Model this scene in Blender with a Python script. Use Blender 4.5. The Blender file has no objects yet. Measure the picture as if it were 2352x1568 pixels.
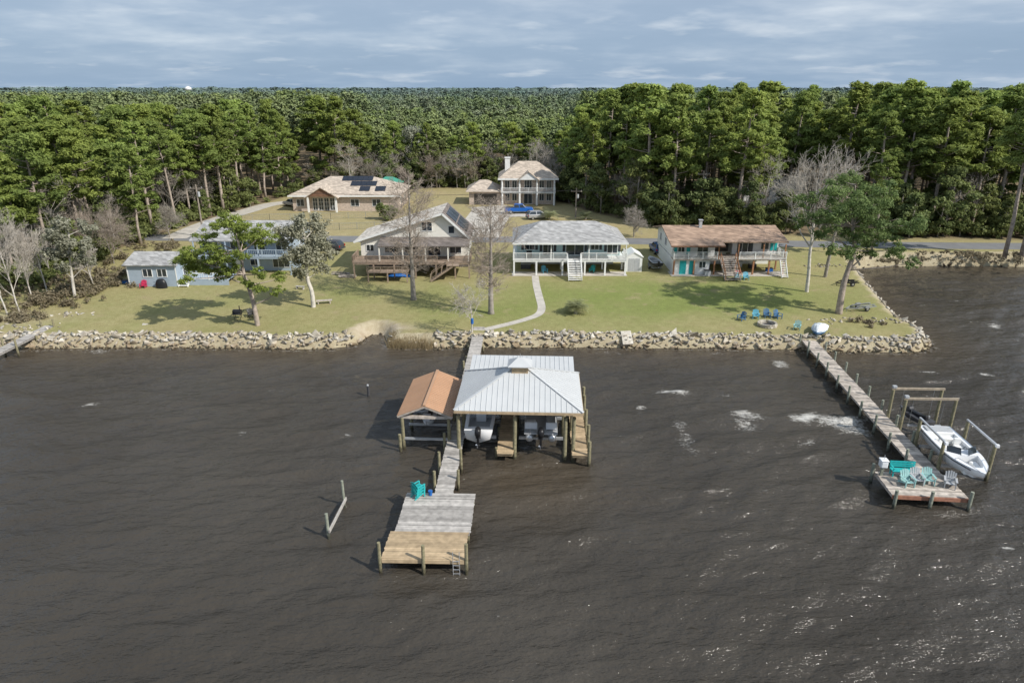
import bpy, bmesh, math, random
import numpy as np
from mathutils import Vector, Matrix, Euler
rnd=random.Random(7); npr=np.random.default_rng(7)
scene=bpy.context.scene; C=scene.collection
F=1568.0; P=math.atan(579/1568.0); CP,SP=math.cos(P),math.sin(P); CAMZ=26.0
def ray(px,py):
    d=784-py
    return (px-1176.0, F*CP+d*SP, -F*SP+d*CP)
def at(px,py,z):
    r=ray(px,py); t=(z-CAMZ)/r[2]
    return Vector((r[0]*t,r[1]*t,z))
def atY(px,py,Y):
    r=ray(px,py); t=Y/r[1]
    return Vector((r[0]*t,Y,CAMZ+r[2]*t))
def gz(y): return 1.2+0.8*min(1,max(0,(y-70)/34.0))
def G(px,py,off=0):
    z=1.5
    for _ in range(6):
        p=at(px,py,z); z=gz(p.y)+off
    return at(px,py,z)

# ------------------------------------------------------------------ mesh builder
class MB:
    def __init__(s): s.v=[]; s.f=[]
    def add(s,vs,fs):
        n=len(s.v); s.v+=[tuple(v) for v in vs]; s.f+=[tuple(i+n for i in f) for f in fs]; return s
    def box(s,x0,x1,y0,y1,z0,z1):
        return s.add([(x0,y0,z0),(x1,y0,z0),(x1,y1,z0),(x0,y1,z0),(x0,y0,z1),(x1,y0,z1),(x1,y1,z1),(x0,y1,z1)],
          [(0,3,2,1),(4,5,6,7),(0,1,5,4),(1,2,6,5),(2,3,7,6),(3,0,4,7)])
    def beam(s,p,q,w,h):
        p=Vector(p);q=Vector(q);d=(q-p).normalized()
        up=Vector((0,0,1)) if abs(d.z)<.95 else Vector((0,1,0))
        a=d.cross(up).normalized()*w/2; b=a.cross(d).normalized()*h/2
        vs=[p-a-b,p+a-b,p+a+b,p-a+b,q-a-b,q+a-b,q+a+b,q-a+b]
        return s.add(vs,[(0,1,2,3),(7,6,5,4),(0,4,5,1),(1,5,6,2),(2,6,7,3),(3,7,4,0)])
    def path(s,pts,rad,n=8,cap=True):
        pts=[Vector(p) for p in pts]; rings=[]
        for i,p in enumerate(pts):
            d=(pts[min(i+1,len(pts)-1)]-pts[max(i-1,0)]).normalized()
            up=Vector((0,0,1)) if abs(d.z)<.9 else Vector((0,1,0))
            a=d.cross(up).normalized(); b=a.cross(d)
            r=rad[i] if isinstance(rad,(list,tuple)) else rad
            rings.append([p+(a*math.cos(k*2*math.pi/n)+b*math.sin(k*2*math.pi/n))*r for k in range(n)])
        vs=[v for R in rings for v in R]; fs=[]
        for i in range(len(pts)-1):
            for k in range(n):
                fs.append((i*n+k,i*n+(k+1)%n,(i+1)*n+(k+1)%n,(i+1)*n+k))
        if cap:
            fs.append(tuple(range(n-1,-1,-1))); fs.append(tuple((len(pts)-1)*n+k for k in range(n)))
        return s.add(vs,fs)
    def tube(s,p,q,r0,r1=None,n=8):
        return s.path([p,q],[r0,r0 if r1 is None else r1],n)
    def poly(s,pts): return s.add(pts,[tuple(range(len(pts)))])
    def slab(s,pts,th):
        pts=[Vector(p) for p in pts]; n=len(pts)
        nm=(pts[1]-pts[0]).cross(pts[2]-pts[0]).normalized()
        if nm.z<0: nm=-nm
        lo=[p-nm*th for p in pts]
        return s.add(pts+lo,[tuple(range(n)),tuple(range(2*n-1,n-1,-1))]+[(i,i+n,(i+1)%n+n,(i+1)%n) for i in range(n)])
    def prism(s,prof,x0,x1,ax='x'):
        n=len(prof)
        if ax=='x': A=[(x0,a,z) for a,z in prof]; B=[(x1,a,z) for a,z in prof]
        else: A=[(a,x0,z) for a,z in prof]; B=[(a,x1,z) for a,z in prof]
        return s.add(A+B,[tuple(range(n)),tuple(range(2*n-1,n-1,-1))]+[(i,i+n,(i+1)%n+n,(i+1)%n) for i in range(n)])
    def hip(s,x0,x1,y0,y1,z0,h,inset,th=.15,along='x'):
        B=[(x0,y0,z0),(x1,y0,z0),(x1,y1,z0),(x0,y1,z0)]
        T=[(a,b,z0+th) for a,b,_ in B]
        ym=(y0+y1)/2; xm=(x0+x1)/2
        if along=='x': R=[(x0+inset,ym,z0+h),(x1-inset,ym,z0+h)]; fs=[(4,5,9,8),(5,6,9),(6,7,8,9),(7,4,8)]
        else: R=[(xm,y0+inset,z0+h),(xm,y1-inset,z0+h)]; fs=[(4,5,8),(5,6,9,8),(6,7,9),(7,4,8,9)]
        return s.add(B+T+R,[(3,2,1,0),(0,1,5,4),(1,2,6,5),(2,3,7,6),(3,0,4,7)]+fs)
    def planks(s,x0,x1,y0,y1,z,along='x',w=.145,gap=.012,th=.045,rg=rnd):
        if along=='x':
            n=max(1,round((y1-y0)/w)); w=(y1-y0)/n
            for i in range(n):
                a=rg.uniform(-.03,.03);b=rg.uniform(-.03,.03);dz=rg.uniform(-.006,.006)
                s.box(x0+a,x1+b,y0+i*w+gap/2,y0+(i+1)*w-gap/2,z-th+dz,z+dz)
        else:
            n=max(1,round((x1-x0)/w)); w=(x1-x0)/n
            for i in range(n):
                a=rg.uniform(-.03,.03);b=rg.uniform(-.03,.03);dz=rg.uniform(-.006,.006)
                s.box(x0+i*w+gap/2,x0+(i+1)*w-gap/2,y0+a,y1+b,z-th+dz,z+dz)
        return s
    def build(s,name,mat,parent=None,smooth=False,bev=0,label=None):
        me=bpy.data.meshes.new(name); me.from_pydata(s.v,[],s.f); me.validate(); me.update()
        bm=bmesh.new(); bm.from_mesh(me); bmesh.ops.recalc_face_normals(bm,faces=bm.faces); bm.to_mesh(me); bm.free()
        if smooth:
            for p in me.polygons: p.use_smooth=True
        me.materials.append(mat)
        o=bpy.data.objects.new(name,me); C.objects.link(o)
        if parent: o.parent=parent
        if bev:
            b=o.modifiers.new('bevel','BEVEL'); b.width=bev; b.segments=2; b.limit_method='ANGLE'
        if label: o['label']=label
        return o
def tag(o,label=None,cat=None,group=None,kind=None):
    if label: o['label']=label
    if cat: o['category']=cat
    if group: o['group']=group
    if kind: o['kind']=kind
    return o
def thing(name,label,cat,loc=(0,0,0),rz=0,group=None,sc=1):
    o=bpy.data.objects.new(name,None); o.empty_display_size=.3; C.objects.link(o)
    o.location=loc; o.rotation_euler=(0,0,rz); o.scale=(sc,sc,sc) if not isinstance(sc,tuple) else sc
    return tag(o,label,cat,group)
def np_mesh(name,V,Q,mat,shade=None,extra=None):
    me=bpy.data.meshes.new(name); Q=np.asarray(Q,dtype=np.int32); V=np.asarray(V,dtype=np.float32)
    k=Q.shape[1]
    me.vertices.add(len(V)); me.vertices.foreach_set('co',V.ravel())
    me.loops.add(Q.size); me.loops.foreach_set('vertex_index',Q.ravel())
    me.polygons.add(len(Q)); me.polygons.foreach_set('loop_start',np.arange(0,Q.size,k,dtype=np.int32))
    me.update(calc_edges=True)
    if shade is not None:
        a=me.attributes.new('shade','FLOAT','FACE'); a.data.foreach_set('value',np.asarray(shade,dtype=np.float32))
    if extra:
        for nm,val in extra.items():
            a=me.attributes.new(nm,'FLOAT','POINT'); a.data.foreach_set('value',np.asarray(val,dtype=np.float32).ravel())
    me.materials.append(mat)
    return me
def link(name,me,parent=None):
    o=bpy.data.objects.new(name,me); C.objects.link(o)
    if parent: o.parent=parent
    return o

# ------------------------------------------------------------------ materials
class NT:
    def __init__(s,m):
        m.use_nodes=True; s.t=m.node_tree; s.n=s.t.nodes; s.l=s.t.links; s.n.clear()
        s.out=s.n.new('ShaderNodeOutputMaterial'); s.b=s.n.new('ShaderNodeBsdfPrincipled'); s.l.new(s.b.outputs[0],s.out.inputs[0])
    def new(s,t,**k):
        n=s.n.new(t)
        for a,v in k.items(): setattr(n,a,v)
        return n
    def val(s,x,sock):
        if hasattr(x,'is_output'): s.l.new(x,sock)
        else: sock.default_value=x
    def math(s,op,a,b=0.0,clamp=False):
        n=s.new('ShaderNodeMath',operation=op,use_clamp=clamp); s.val(a,n.inputs[0]); s.val(b,n.inputs[1]); return n.outputs[0]
    def mix(s,f,a,b,bt='MIX'):
        n=s.new('ShaderNodeMix',data_type='RGBA',blend_type=bt)
        s.val(f,n.inputs[0])
        for v,i in ((a,6),(b,7)):
            if not hasattr(v,'is_output') and len(v)==3: v=tuple(v)+(1,)
            s.val(v,n.inputs[i])
        return n.outputs[2]
    def mul(s,c,k): return s.mix(1.0,c,k,'MULTIPLY')
    def noise(s,vec,scale,detail=4,rough=.55):
        n=s.new('ShaderNodeTexNoise'); n.inputs['Scale'].default_value=scale; n.inputs['Detail'].default_value=detail; n.inputs['Roughness'].default_value=rough
        if vec is not None: s.l.new(vec,n.inputs['Vector'])
        return n.outputs['Fac']
    def ramp(s,x,a,b):
        n=s.new('ShaderNodeMapRange'); n.inputs[1].default_value=a; n.inputs[2].default_value=b; s.l.new(x,n.inputs[0]); return n.outputs[0]
    def attr(s,n): return s.new('ShaderNodeAttribute',attribute_name=n).outputs['Fac']
    def bump(s,h,strength,dist=.05):
        n=s.new('ShaderNodeBump'); n.inputs['Strength'].default_value=strength; n.inputs['Distance'].default_value=dist; s.l.new(h,n.inputs['Height']); s.l.new(n.outputs[0],s.b.inputs['Normal']); return n
def M(name,col,rough=.65,var=.2,scale=2.0,bump=0,bscale=30,metal=0,island=0,spec=.3,kind=None,wet=False,dirt=0):
    m=bpy.data.materials.new(name); t=NT(m)
    tc=t.new('ShaderNodeTexCoord').outputs['Object']
    geo=t.new('ShaderNodeNewGeometry')
    nz=t.ramp(t.noise(tc,scale,4),.3,.7)
    c=t.mix(nz,[x*(1-var) for x in col],[min(1,x*(1+var)) for x in col])
    if island:
        f=t.ramp(geo.outputs['Random Per Island'],0,1)
        c=t.mul(c,t.math('ADD',t.math('MULTIPLY',f,2*island),1-island))
    if kind:
        br=t.new('ShaderNodeTexBrick')
        sp=t.new('ShaderNodeSeparateXYZ'); t.l.new(tc,sp.inputs[0])
        cb=t.new('ShaderNodeCombineXYZ'); t.l.new(t.math('ADD',sp.outputs[0],sp.outputs[1]),cb.inputs[0])
        if kind=='shingle': t.l.new(t.math('MULTIPLY',sp.outputs[2],2.5),cb.inputs[1])
        else: t.l.new(sp.outputs[2],cb.inputs[1])
        t.l.new(cb.outputs[0],br.inputs['Vector'])
        W,H,S={'siding':(40,.18,.012),'shingle':(.55,.36,.012),'brick':(.24,.09,.01)}[kind]
        br.inputs['Scale'].default_value=1; br.inputs['Brick Width'].default_value=W; br.inputs['Row Height'].default_value=H; br.inputs['Mortar Size'].default_value=S
        lo,hi,mo={'siding':(1,1,.75),'shingle':(.72,1.25,.7),'brick':(.8,1.2,1.5)}[kind]
        br.inputs['Color1'].default_value=(lo,lo,lo,1); br.inputs['Color2'].default_value=(hi,hi,hi,1); br.inputs['Mortar'].default_value=(mo,mo,mo,1)
        c=t.mul(c,br.outputs['Color'])
    if dirt:
        dn=t.ramp(t.noise(tc,.9,5,.65),.5,.75)
        c=t.mix(t.math('MULTIPLY',dn,dirt),c,[x*.45 for x in col])
    if wet:
        sp=t.new('ShaderNodeSeparateXYZ'); t.l.new(geo.outputs['Position'],sp.inputs[0])
        w=t.ramp(t.math('ADD',sp.outputs[2],t.math('MULTIPLY',nz,.25)),.8,.25)
        c=t.mix(t.math('MULTIPLY',w,.85,True),c,(.022,.02,.014))
    t.l.new(c,t.b.inputs['Base Color'])
    t.b.inputs['Roughness'].default_value=rough; t.b.inputs['Metallic'].default_value=metal
    t.b.inputs['Specular IOR Level'].default_value=spec
    if bump: t.bump(t.noise(tc,bscale,3),bump,.03)
    return m
grey_wood=M('weathered_wood',(.39,.365,.335),.85,.25,3,.3,40,island=.3,spec=.15)
grey_wood2=M('weathered_wood_brownish',(.42,.37,.32),.85,.3,3,.3,40,island=.35,spec=.15)
grey_beam=M('weathered_beam',(.36,.30,.225),.85,.25,3,.3,30,spec=.15)
tan_wood=M('new_wood',(.43,.325,.205),.8,.2,3,.2,40,island=.22,spec=.15)
pile_wood=M('piling_wood',(.25,.225,.14),.9,.3,5,.4,30,wet=True,spec=.15)
pile_grey=M('piling_grey_green',(.26,.275,.22),.9,.3,5,.4,30,wet=True,spec=.15)
roof_metal=M('pale_grey_metal_roof',(.52,.53,.53),.5,.04,.8,0,spec=.4,dirt=.08)
roof_brown=M('copper_metal_roof',(.46,.275,.165),.5,.07,.8,0,spec=.4,dirt=.08)
white=M('white_paint',(.78,.78,.76),.5,.06,2,dirt=.12)
white2=M('white_gelcoat',(.80,.81,.82),.25,.03,1,spec=.5)
vinyl=M('pale_vinyl',(.52,.49,.44),.5,.1,4)
alu=M('aluminium',(.62,.63,.64),.4,.08,4,metal=.6)
black=M('black_plastic',(.018,.018,.02),.35,.2,5)
dark=M('dark_grey',(.06,.06,.065),.5,.25,5)
greypl=M('grey_plastic',(.42,.43,.44),.5,.12,5)
glass=M('window_glass',(.03,.04,.05),.06,.5,.8,spec=.7)
teal=M('teal_paint',(.03,.40,.40),.45,.12,5)
palteal=M('pale_teal_plastic',(.30,.50,.48),.5,.12,5)
bluechair=M('blue_plastic',(.05,.14,.27),.5,.2,5)
cyanchair=M('light_blue_plastic',(.12,.42,.55),.5,.12,5)
red=M('red_plastic',(.5,.03,.09),.5,.2,5)
concrete=M('concrete',(.50,.465,.41),.85,.15,1.2,.2,25,dirt=.25)
asphalt=M('asphalt',(.19,.19,.19),.9,.12,.6,.2,30)
rust=M('brown_trim',(.20,.11,.07),.8,.25,4)
brownwood=M('brown_deck_wood',(.29,.22,.165),.85,.3,3,.2,30,island=.3)
aqua=M('aqua_siding',(.52,.70,.70),.6,.06,1,kind='siding')
bluesid=M('blue_grey_siding',(.36,.43,.50),.6,.07,1,kind='siding')
tansid=M('cream_siding',(.80,.77,.69),.65,.05,1,kind='siding')
whitesid=M('white_siding',(.76,.76,.73),.6,.06,1,kind='siding')
brick=M('pale_brick',(.46,.38,.32),.85,.15,2,kind='brick')
sh_grey=M('grey_shingles',(.36,.355,.345),.9,.15,1.5,.4,15,kind='shingle')
sh_dark=M('dark_shingles',(.18,.155,.14),.9,.2,1.5,.4,15,kind='shingle')
sh_tan=M('tan_shingles',(.48,.405,.33),.9,.12,1.2,.4,15,kind='shingle')
sh_beige=M('beige_shingles',(.62,.56,.48),.9,.12,1.2,.4,15,kind='shingle')
sh_brown=M('brown_shingles',(.36,.25,.18),.9,.2,1.0,.4,15,kind='shingle')
greenroof=M('green_metal_roof',(.07,.30,.22),.5,.1,2)
solar=M('solar_cells',(.012,.014,.022),.15,.3,3,spec=.6)
shade_int=M('interior_shade_tone',(.09,.08,.07),.9,.4,2)  # dark tone paints in the shade of porch recess, under-deck wall and garage
bluecar=M('blue_car_paint',(.01,.11,.42),.25,.05,1,spec=.6)
darkblue=M('dark_blue_car_paint',(.02,.09,.26),.25,.05,1,spec=.6)
silver=M('silver_car_paint',(.42,.43,.45),.3,.05,1,metal=.4)
tyre=M('tyre_rubber',(.02,.02,.02),.8,.2,6)
chrome=M('rim_metal',(.5,.5,.52),.3,.1,4,metal=.8)
lampred=M('tail_lamp',(.4,.01,.01),.3,.1,4)
lampw=M('lamp_glass',(.7,.72,.72),.15,.1,4)
tarp=M('pale_tarp',(.66,.70,.72),.7,.15,3,.4,6)
bluetarp=M('blue_tarp',(.02,.13,.42),.6,.25,3,.4,8)
wire=M('galvanised_wire',(.25,.26,.26),.6,.1,4)
polewood=M('utility_pole_wood',(.27,.23,.19),.9,.2,3)
bark=M('pine_bark',(.36,.30,.25),.95,.35,2.5,.6,12)
bark_g=M('grey_bark',(.29,.26,.225),.95,.3,2.5,.6,12)
bark_w=M('white_bark',(.54,.505,.45),.9,.3,2.0,.4,10)
twig=M('brown_twigs',(.36,.30,.245),.95,.25,1)
twig_g=M('grey_twigs',(.36,.325,.28),.95,.25,1)
twig_w=M('pale_twigs',(.50,.455,.395),.95,.2,1)
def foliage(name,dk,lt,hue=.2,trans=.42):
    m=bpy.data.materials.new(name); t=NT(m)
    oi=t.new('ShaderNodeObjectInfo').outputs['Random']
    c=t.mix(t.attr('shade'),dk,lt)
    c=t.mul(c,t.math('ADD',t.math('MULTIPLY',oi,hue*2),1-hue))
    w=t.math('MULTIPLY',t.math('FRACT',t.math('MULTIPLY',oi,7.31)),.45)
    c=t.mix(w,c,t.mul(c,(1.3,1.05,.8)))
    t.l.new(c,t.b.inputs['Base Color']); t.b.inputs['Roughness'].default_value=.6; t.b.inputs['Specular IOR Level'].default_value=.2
    tr=t.new('ShaderNodeBsdfTranslucent'); t.l.new(c,tr.inputs[0])
    mx=t.new('ShaderNodeMixShader'); mx.inputs[0].default_value=trans
    t.l.new(t.b.outputs[0],mx.inputs[1]); t.l.new(tr.outputs[0],mx.inputs[2]); t.l.new(mx.outputs[0],t.out.inputs[0])
    return m
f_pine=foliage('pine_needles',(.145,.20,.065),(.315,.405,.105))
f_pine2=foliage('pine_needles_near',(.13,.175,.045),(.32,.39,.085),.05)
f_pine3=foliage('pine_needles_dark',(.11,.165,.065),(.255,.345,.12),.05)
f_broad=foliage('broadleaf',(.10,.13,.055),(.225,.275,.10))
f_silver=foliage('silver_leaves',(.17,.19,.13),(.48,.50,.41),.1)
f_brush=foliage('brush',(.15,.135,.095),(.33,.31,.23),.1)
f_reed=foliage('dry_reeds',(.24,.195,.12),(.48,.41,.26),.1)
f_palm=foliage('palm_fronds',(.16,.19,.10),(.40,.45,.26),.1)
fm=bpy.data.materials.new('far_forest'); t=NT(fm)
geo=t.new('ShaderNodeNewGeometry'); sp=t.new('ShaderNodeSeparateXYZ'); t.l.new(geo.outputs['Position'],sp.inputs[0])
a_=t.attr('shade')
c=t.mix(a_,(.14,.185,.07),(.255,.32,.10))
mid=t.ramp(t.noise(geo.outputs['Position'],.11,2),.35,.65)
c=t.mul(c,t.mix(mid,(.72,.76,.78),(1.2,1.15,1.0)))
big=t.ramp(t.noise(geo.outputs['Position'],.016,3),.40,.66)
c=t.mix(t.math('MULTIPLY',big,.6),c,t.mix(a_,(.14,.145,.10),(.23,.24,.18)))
c=t.mix(t.math('MULTIPLY',t.ramp(sp.outputs[1],190,1100),.92,True),c,t.mix(big,(.125,.18,.165),(.165,.215,.215)))  # distance haze painted into the colour, stronger further back
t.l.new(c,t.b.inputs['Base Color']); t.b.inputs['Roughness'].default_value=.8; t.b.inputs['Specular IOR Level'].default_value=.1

# ------------------------------------------------------------------ land
toe_px=[(-500,800),(-200,795),(0,797),(65,800),(300,799),(500,798),(640,802),(760,801),(815,794),(845,772),(868,766),(884,770),(893,797),(1000,799),(1115,797),(1300,797),(1500,799),(1800,802),(1950,808),(2095,810),(2138,798),(2112,768),(2066,748),(2012,690),(1966,634),(1957,619),(2000,613),(2085,610),(2225,610),(2352,612),(2800,618)]
toe=[at(a,b,0) for a,b in toe_px]
shore=np.array([(p.x,p.y) for p in toe])
poly=np.vstack([shore,[(4000,104),(4000,7000),(-4000,7000),(-4000,67)]])
def sdist(X,Y):
    pts=np.stack([X.ravel(),Y.ravel()],1); d2=np.full(len(pts),1e18); ins=np.zeros(len(pts),bool)
    n=len(poly)
    for i in range(n):
        a=poly[i]; b=poly[(i+1)%n]; ab=b-a
        tt=np.clip(((pts-a)@ab)/max(1e-9,ab@ab),0,1)
        q=a+tt[:,None]*ab
        d2=np.minimum(d2,((pts-q)**2).sum(1))
        c=((a[1]>pts[:,1])!=(b[1]>pts[:,1]))
        with np.errstate(divide='ignore',invalid='ignore'):
            xx=(b[0]-a[0])*(pts[:,1]-a[1])/(b[1]-a[1])+a[0]
        ins^=c&(pts[:,0]<xx)
    return (np.where(ins,1,-1)*np.sqrt(d2)).reshape(X.shape)
def gzn(y): return 1.2+.8*np.clip((y-70)/34.0,0,1)
def terr(X,Y):
    sd=sdist(X,Y); s=np.clip((sd+1.2)/2.4,0,1); s=s*s*(3-2*s)
    return -1.2+(gzn(Y)+1.2)*s, sd
bx=[-4000,-120,-66,-61.5,-53,-20,2,8,13,16,27,48,90,300,4000]
by=[84,82,84,125,169,180,180,166,152,144,126,119,114.5,111,110]
def fedge(x): return np.interp(x,bx,by)
def axis(lo,hi,st,far,g=1.18):
    a=list(np.arange(lo,hi+1e-6,st)); s=st
    while a[-1]<far: s*=g; a.append(a[-1]+s)
    return a
def axis2(lo,hi,st,farlo,farhi,g=1.18):
    a=axis(lo,hi,st,farhi,g); b=[];s=st;x=lo
    while x>farlo: s*=g; x-=s; b.append(x)
    return np.array(b[::-1]+a)
def grid(xs,ys):
    X,Y=np.meshgrid(xs,ys); nx,ny=len(xs),len(ys)
    idx=np.arange(nx*ny).reshape(ny,nx)
    Q=np.stack([idx[:-1,:-1],idx[:-1,1:],idx[1:,1:],idx[1:,:-1]],-1).reshape(-1,4)
    return X,Y,Q
xs=axis2(-76,90,.6,-4000,4000,1.25); ys=np.array(axis(60,185,.6,7000,1.14))
X,Y,Q=grid(xs,ys); Z,SD=terr(X,Y)
fe=np.interp(X,bx,by); forest=np.clip((Y-fe+2)/4,0,1)
def blob(cx,cy,ax,ay): return np.exp(-(((X-cx)/ax)**2+((Y-cy)/ay)**2))
green=np.clip(blob(17,82,19,8)*1.0+blob(-3,76,8,4)*.4+blob(30,84,9,6)*.4+blob(-22,86,7,5)*.3,0,1)
tanz=np.clip((Y-104)/14,0,1)*(1-forest)*.75
sp_=G(890,752); sand=np.clip(blob(sp_.x,sp_.y,2.6,.9)*1.3,0,1)+np.clip((SD<1.4)*(.75),0,1)
sp2=at(60,740,1.2); sand=np.clip(sand+blob(sp2.x-3,sp2.y+1,6,2)*.6,0,1)
gm=bpy.data.materials.new('lawn'); t=NT(gm)
geo=t.new('ShaderNodeNewGeometry').outputs['Position']
n1=t.ramp(t.noise(geo,.16,5),.35,.65); n2=t.ramp(t.noise(geo,1.3,6,.7),.25,.75); n3=t.ramp(t.noise(geo,9,3,.7),.2,.8)
dry=t.mix(n2,(.27,.235,.105),(.395,.345,.18)); grn=t.mix(n2,(.15,.185,.05),(.25,.285,.09))
gf=t.math('ADD',t.math('MULTIPLY',n1,.42),t.math('MULTIPLY',t.attr('green'),.8),True)
gf=t.math('MULTIPLY',gf,t.math('ADD',t.math('MULTIPLY',n2,.4),.75),True)
c=t.mix(gf,dry,grn)
c=t.mix(t.math('MULTIPLY',t.attr('tan'),t.math('ADD',n1,.35),True),c,t.mix(n2,(.32,.255,.13),(.45,.375,.215)))
c=t.mul(c,t.mix(n3,(.70,.70,.70),(1.24,1.24,1.24)))
bare=t.math('MULTIPLY',t.ramp(t.noise(geo,.35,6,.7),.56,.68),.65)
c=t.mix(bare,c,t.mix(n3,(.29,.225,.125),(.40,.325,.20)))
c=t.mix(t.attr('sand'),c,t.mix(n2,(.32,.25,.165),(.52,.46,.35)))
ff=t.math('ADD',t.attr('forest'),t.math('MULTIPLY',t.math('SUBTRACT',n2,.5),.5),True)
c=t.mix(t.math('MULTIPLY',ff,t.ramp(t.attr('forest'),0,.3)),c,t.mix(n2,(.13,.10,.062),(.28,.215,.14)))
t.l.new(c,t.b.inputs['Base Color']); t.b.inputs['Roughness'].default_value=.95; t.b.inputs['Specular IOR Level'].default_value=.1
t.bump(t.noise(geo,7,2,.7),.6,.12)
me=np_mesh('ground',np.stack([X,Y,Z],-1).reshape(-1,3),Q,gm,None,{'forest':forest,'green':green,'sand':sand,'tan':tanz})
tag(link('ground',me),'ground of mown lawn rising gently from the rocky shore to the forest','ground',kind='structure')

# ------------------------------------------------------------------ water
xs=axis2(-62,92,.24,-4000,4000,1.3); ys=axis2(14,112,.24,-600,160,1.3)
X,Y,Q=grid(xs,ys); Z=np.zeros_like(X)
stp=np.maximum(np.gradient(xs)[None,:],np.gradient(ys)[:,None])
fade=np.clip(1.4-stp/2,0,1)
for k in range(50):
    lam=math.exp(npr.uniform(math.log(.8),math.log(5.5))); th=math.radians(npr.normal(106,28))
    kx,ky=math.cos(th)*2*math.pi/lam,math.sin(th)*2*math.pi/lam
    am=.0115*lam**.8*npr.uniform(.5,1.2)
    ph=kx*X+ky*Y+npr.uniform(0,6.28)+.8*np.sin(X*.13+k)+.8*np.cos(Y*.17+2*k)
    env=.65+.35*np.sin(X*.09*(1+k%3)+k*1.7)*np.cos(Y*.12+k)
    s=np.sin(ph); Z+=am*env*(s+.4*s*s-.2)*fade
_,SDw=terr(X,Y); Z*=np.clip(.35-SDw*.12,.25,1)
foam=np.zeros_like(X)
for (a,b,wx,wy,st) in [(1545,902,48,7,1),(1850,958,50,11,1.1),(1930,965,75,16,1),(1960,985,55,20,.8),(1715,955,44,14,.85),(1715,975,34,20,.7),(1795,840,22,10,.85),(1790,832,22,4,.9),(205,931,26,5,.75),(1475,938,17,4,.85),(2283,747,22,7,.8),(2268,861,18,4,.95),(2307,1252,20,6,.95),(2130,856,30,3,.7),(1580,1015,34,38,.55),(1560,975,34,18,.55),(225,808,45,9,.6),(560,992,25,7,.5),(795,1000,24,5,.6),(1140,1415,10,3,.9),(2030,760,24,5,.5),(2200,690,30,4,.5),(1250,835,60,5,.4),(1400,812,70,6,.45),(1650,812,60,5,.45),(700,815,50,5,.4),(420,815,60,5,.4),(1240,1330,25,8,.45),(640,900,40,4,.45),(900,1080,25,4,.4),(1450,1250,30,5,.45),(1850,1015,44,9,.6),(2120,700,40,3,.5),(2230,740,30,4,.5),(1420,1000,26,4,.5),(1660,905,30,4,.55),(330,1010,30,4,.4),(520,1180,30,5,.4),(1750,1130,30,5,.4)]:
    p=at(a,b,0); p1=at(a+wx,b,0); p2=at(a,b-wy,0)
    ax=p1.x-p.x; ay=p2.y-p.y; dx=X-p.x;dy=Y-p.y; v=dy-.06*dx+.3*np.sin(dx*1.3+a)
    foam=np.maximum(foam,st*np.exp(-((dx/ax)**2+(v/ay)**2)))
shal=np.clip(1+SDw/7,0,1)
shal=np.maximum(shal,.9*np.exp(-(((X-1.5)/6)**2+((Y-41.5)/4)**2)))
edge=np.clip(1-np.abs(SDw+.5)/1.2,0,1)*.5; foam=np.maximum(foam,edge)
wm=bpy.data.materials.new('water'); t=NT(wm)
geo=t.new('ShaderNodeNewGeometry').outputs['Position']
mp=t.new('ShaderNodeMapping'); mp.inputs['Rotation'].default_value=(0,0,-.3); mp.inputs['Scale'].default_value=(.65,1.35,1); t.l.new(geo,mp.inputs[0])
v=mp.outputs[0]
h=t.math('ADD',t.math('MULTIPLY',t.noise(v,1.25,4,.58),1.1),t.math('MULTIPLY',t.noise(v,4.8,3,.6),.32))
big=t.ramp(t.noise(geo,.06,3),.35,.7)
c=t.mix(big,(.047,.040,.031),(.069,.060,.048))
c=t.mix(t.math('MULTIPLY',t.attr('shal'),.5),c,(.10,.074,.046))
fo=t.attr('foam'); fn=t.math('ADD',t.math('MULTIPLY',t.noise(v,2.6,5,.75),.8),t.math('MULTIPLY',t.noise(geo,7,4,.7),.5))
fmask=t.ramp(t.math('ADD',fn,t.math('MULTIPLY',fo,.44)),.86,1.14)
fmask=t.math('MULTIPLY',t.math('MULTIPLY',fmask,.85),t.ramp(fo,.10,.45),True)
fleck=t.math('MULTIPLY',t.math('MULTIPLY',t.ramp(t.noise(v,.45,3,.6),.56,.68),t.ramp(fn,.82,.92),True),.22,True)
fmask=t.math('MAXIMUM',fmask,fleck)
c=t.mix(fmask,c,(.66,.64,.59))
t.l.new(c,t.b.inputs['Base Color'])
t.l.new(t.math('ADD',t.math('MULTIPLY',fmask,.6),.11),t.b.inputs['Roughness'])
t.b.inputs['IOR'].default_value=1.33; t.b.inputs['Specular IOR Level'].default_value=.62
t.bump(h,.85,.30)
me=np_mesh('water',np.stack([X,Y,Z],-1).reshape(-1,3),Q,wm,None,{'foam':foam,'shal':shal})
me.polygons.foreach_set('use_smooth',np.ones(len(me.polygons),bool))
tag(link('water',me),'dark brown choppy bay water with small whitecaps','water',kind='structure')

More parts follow.
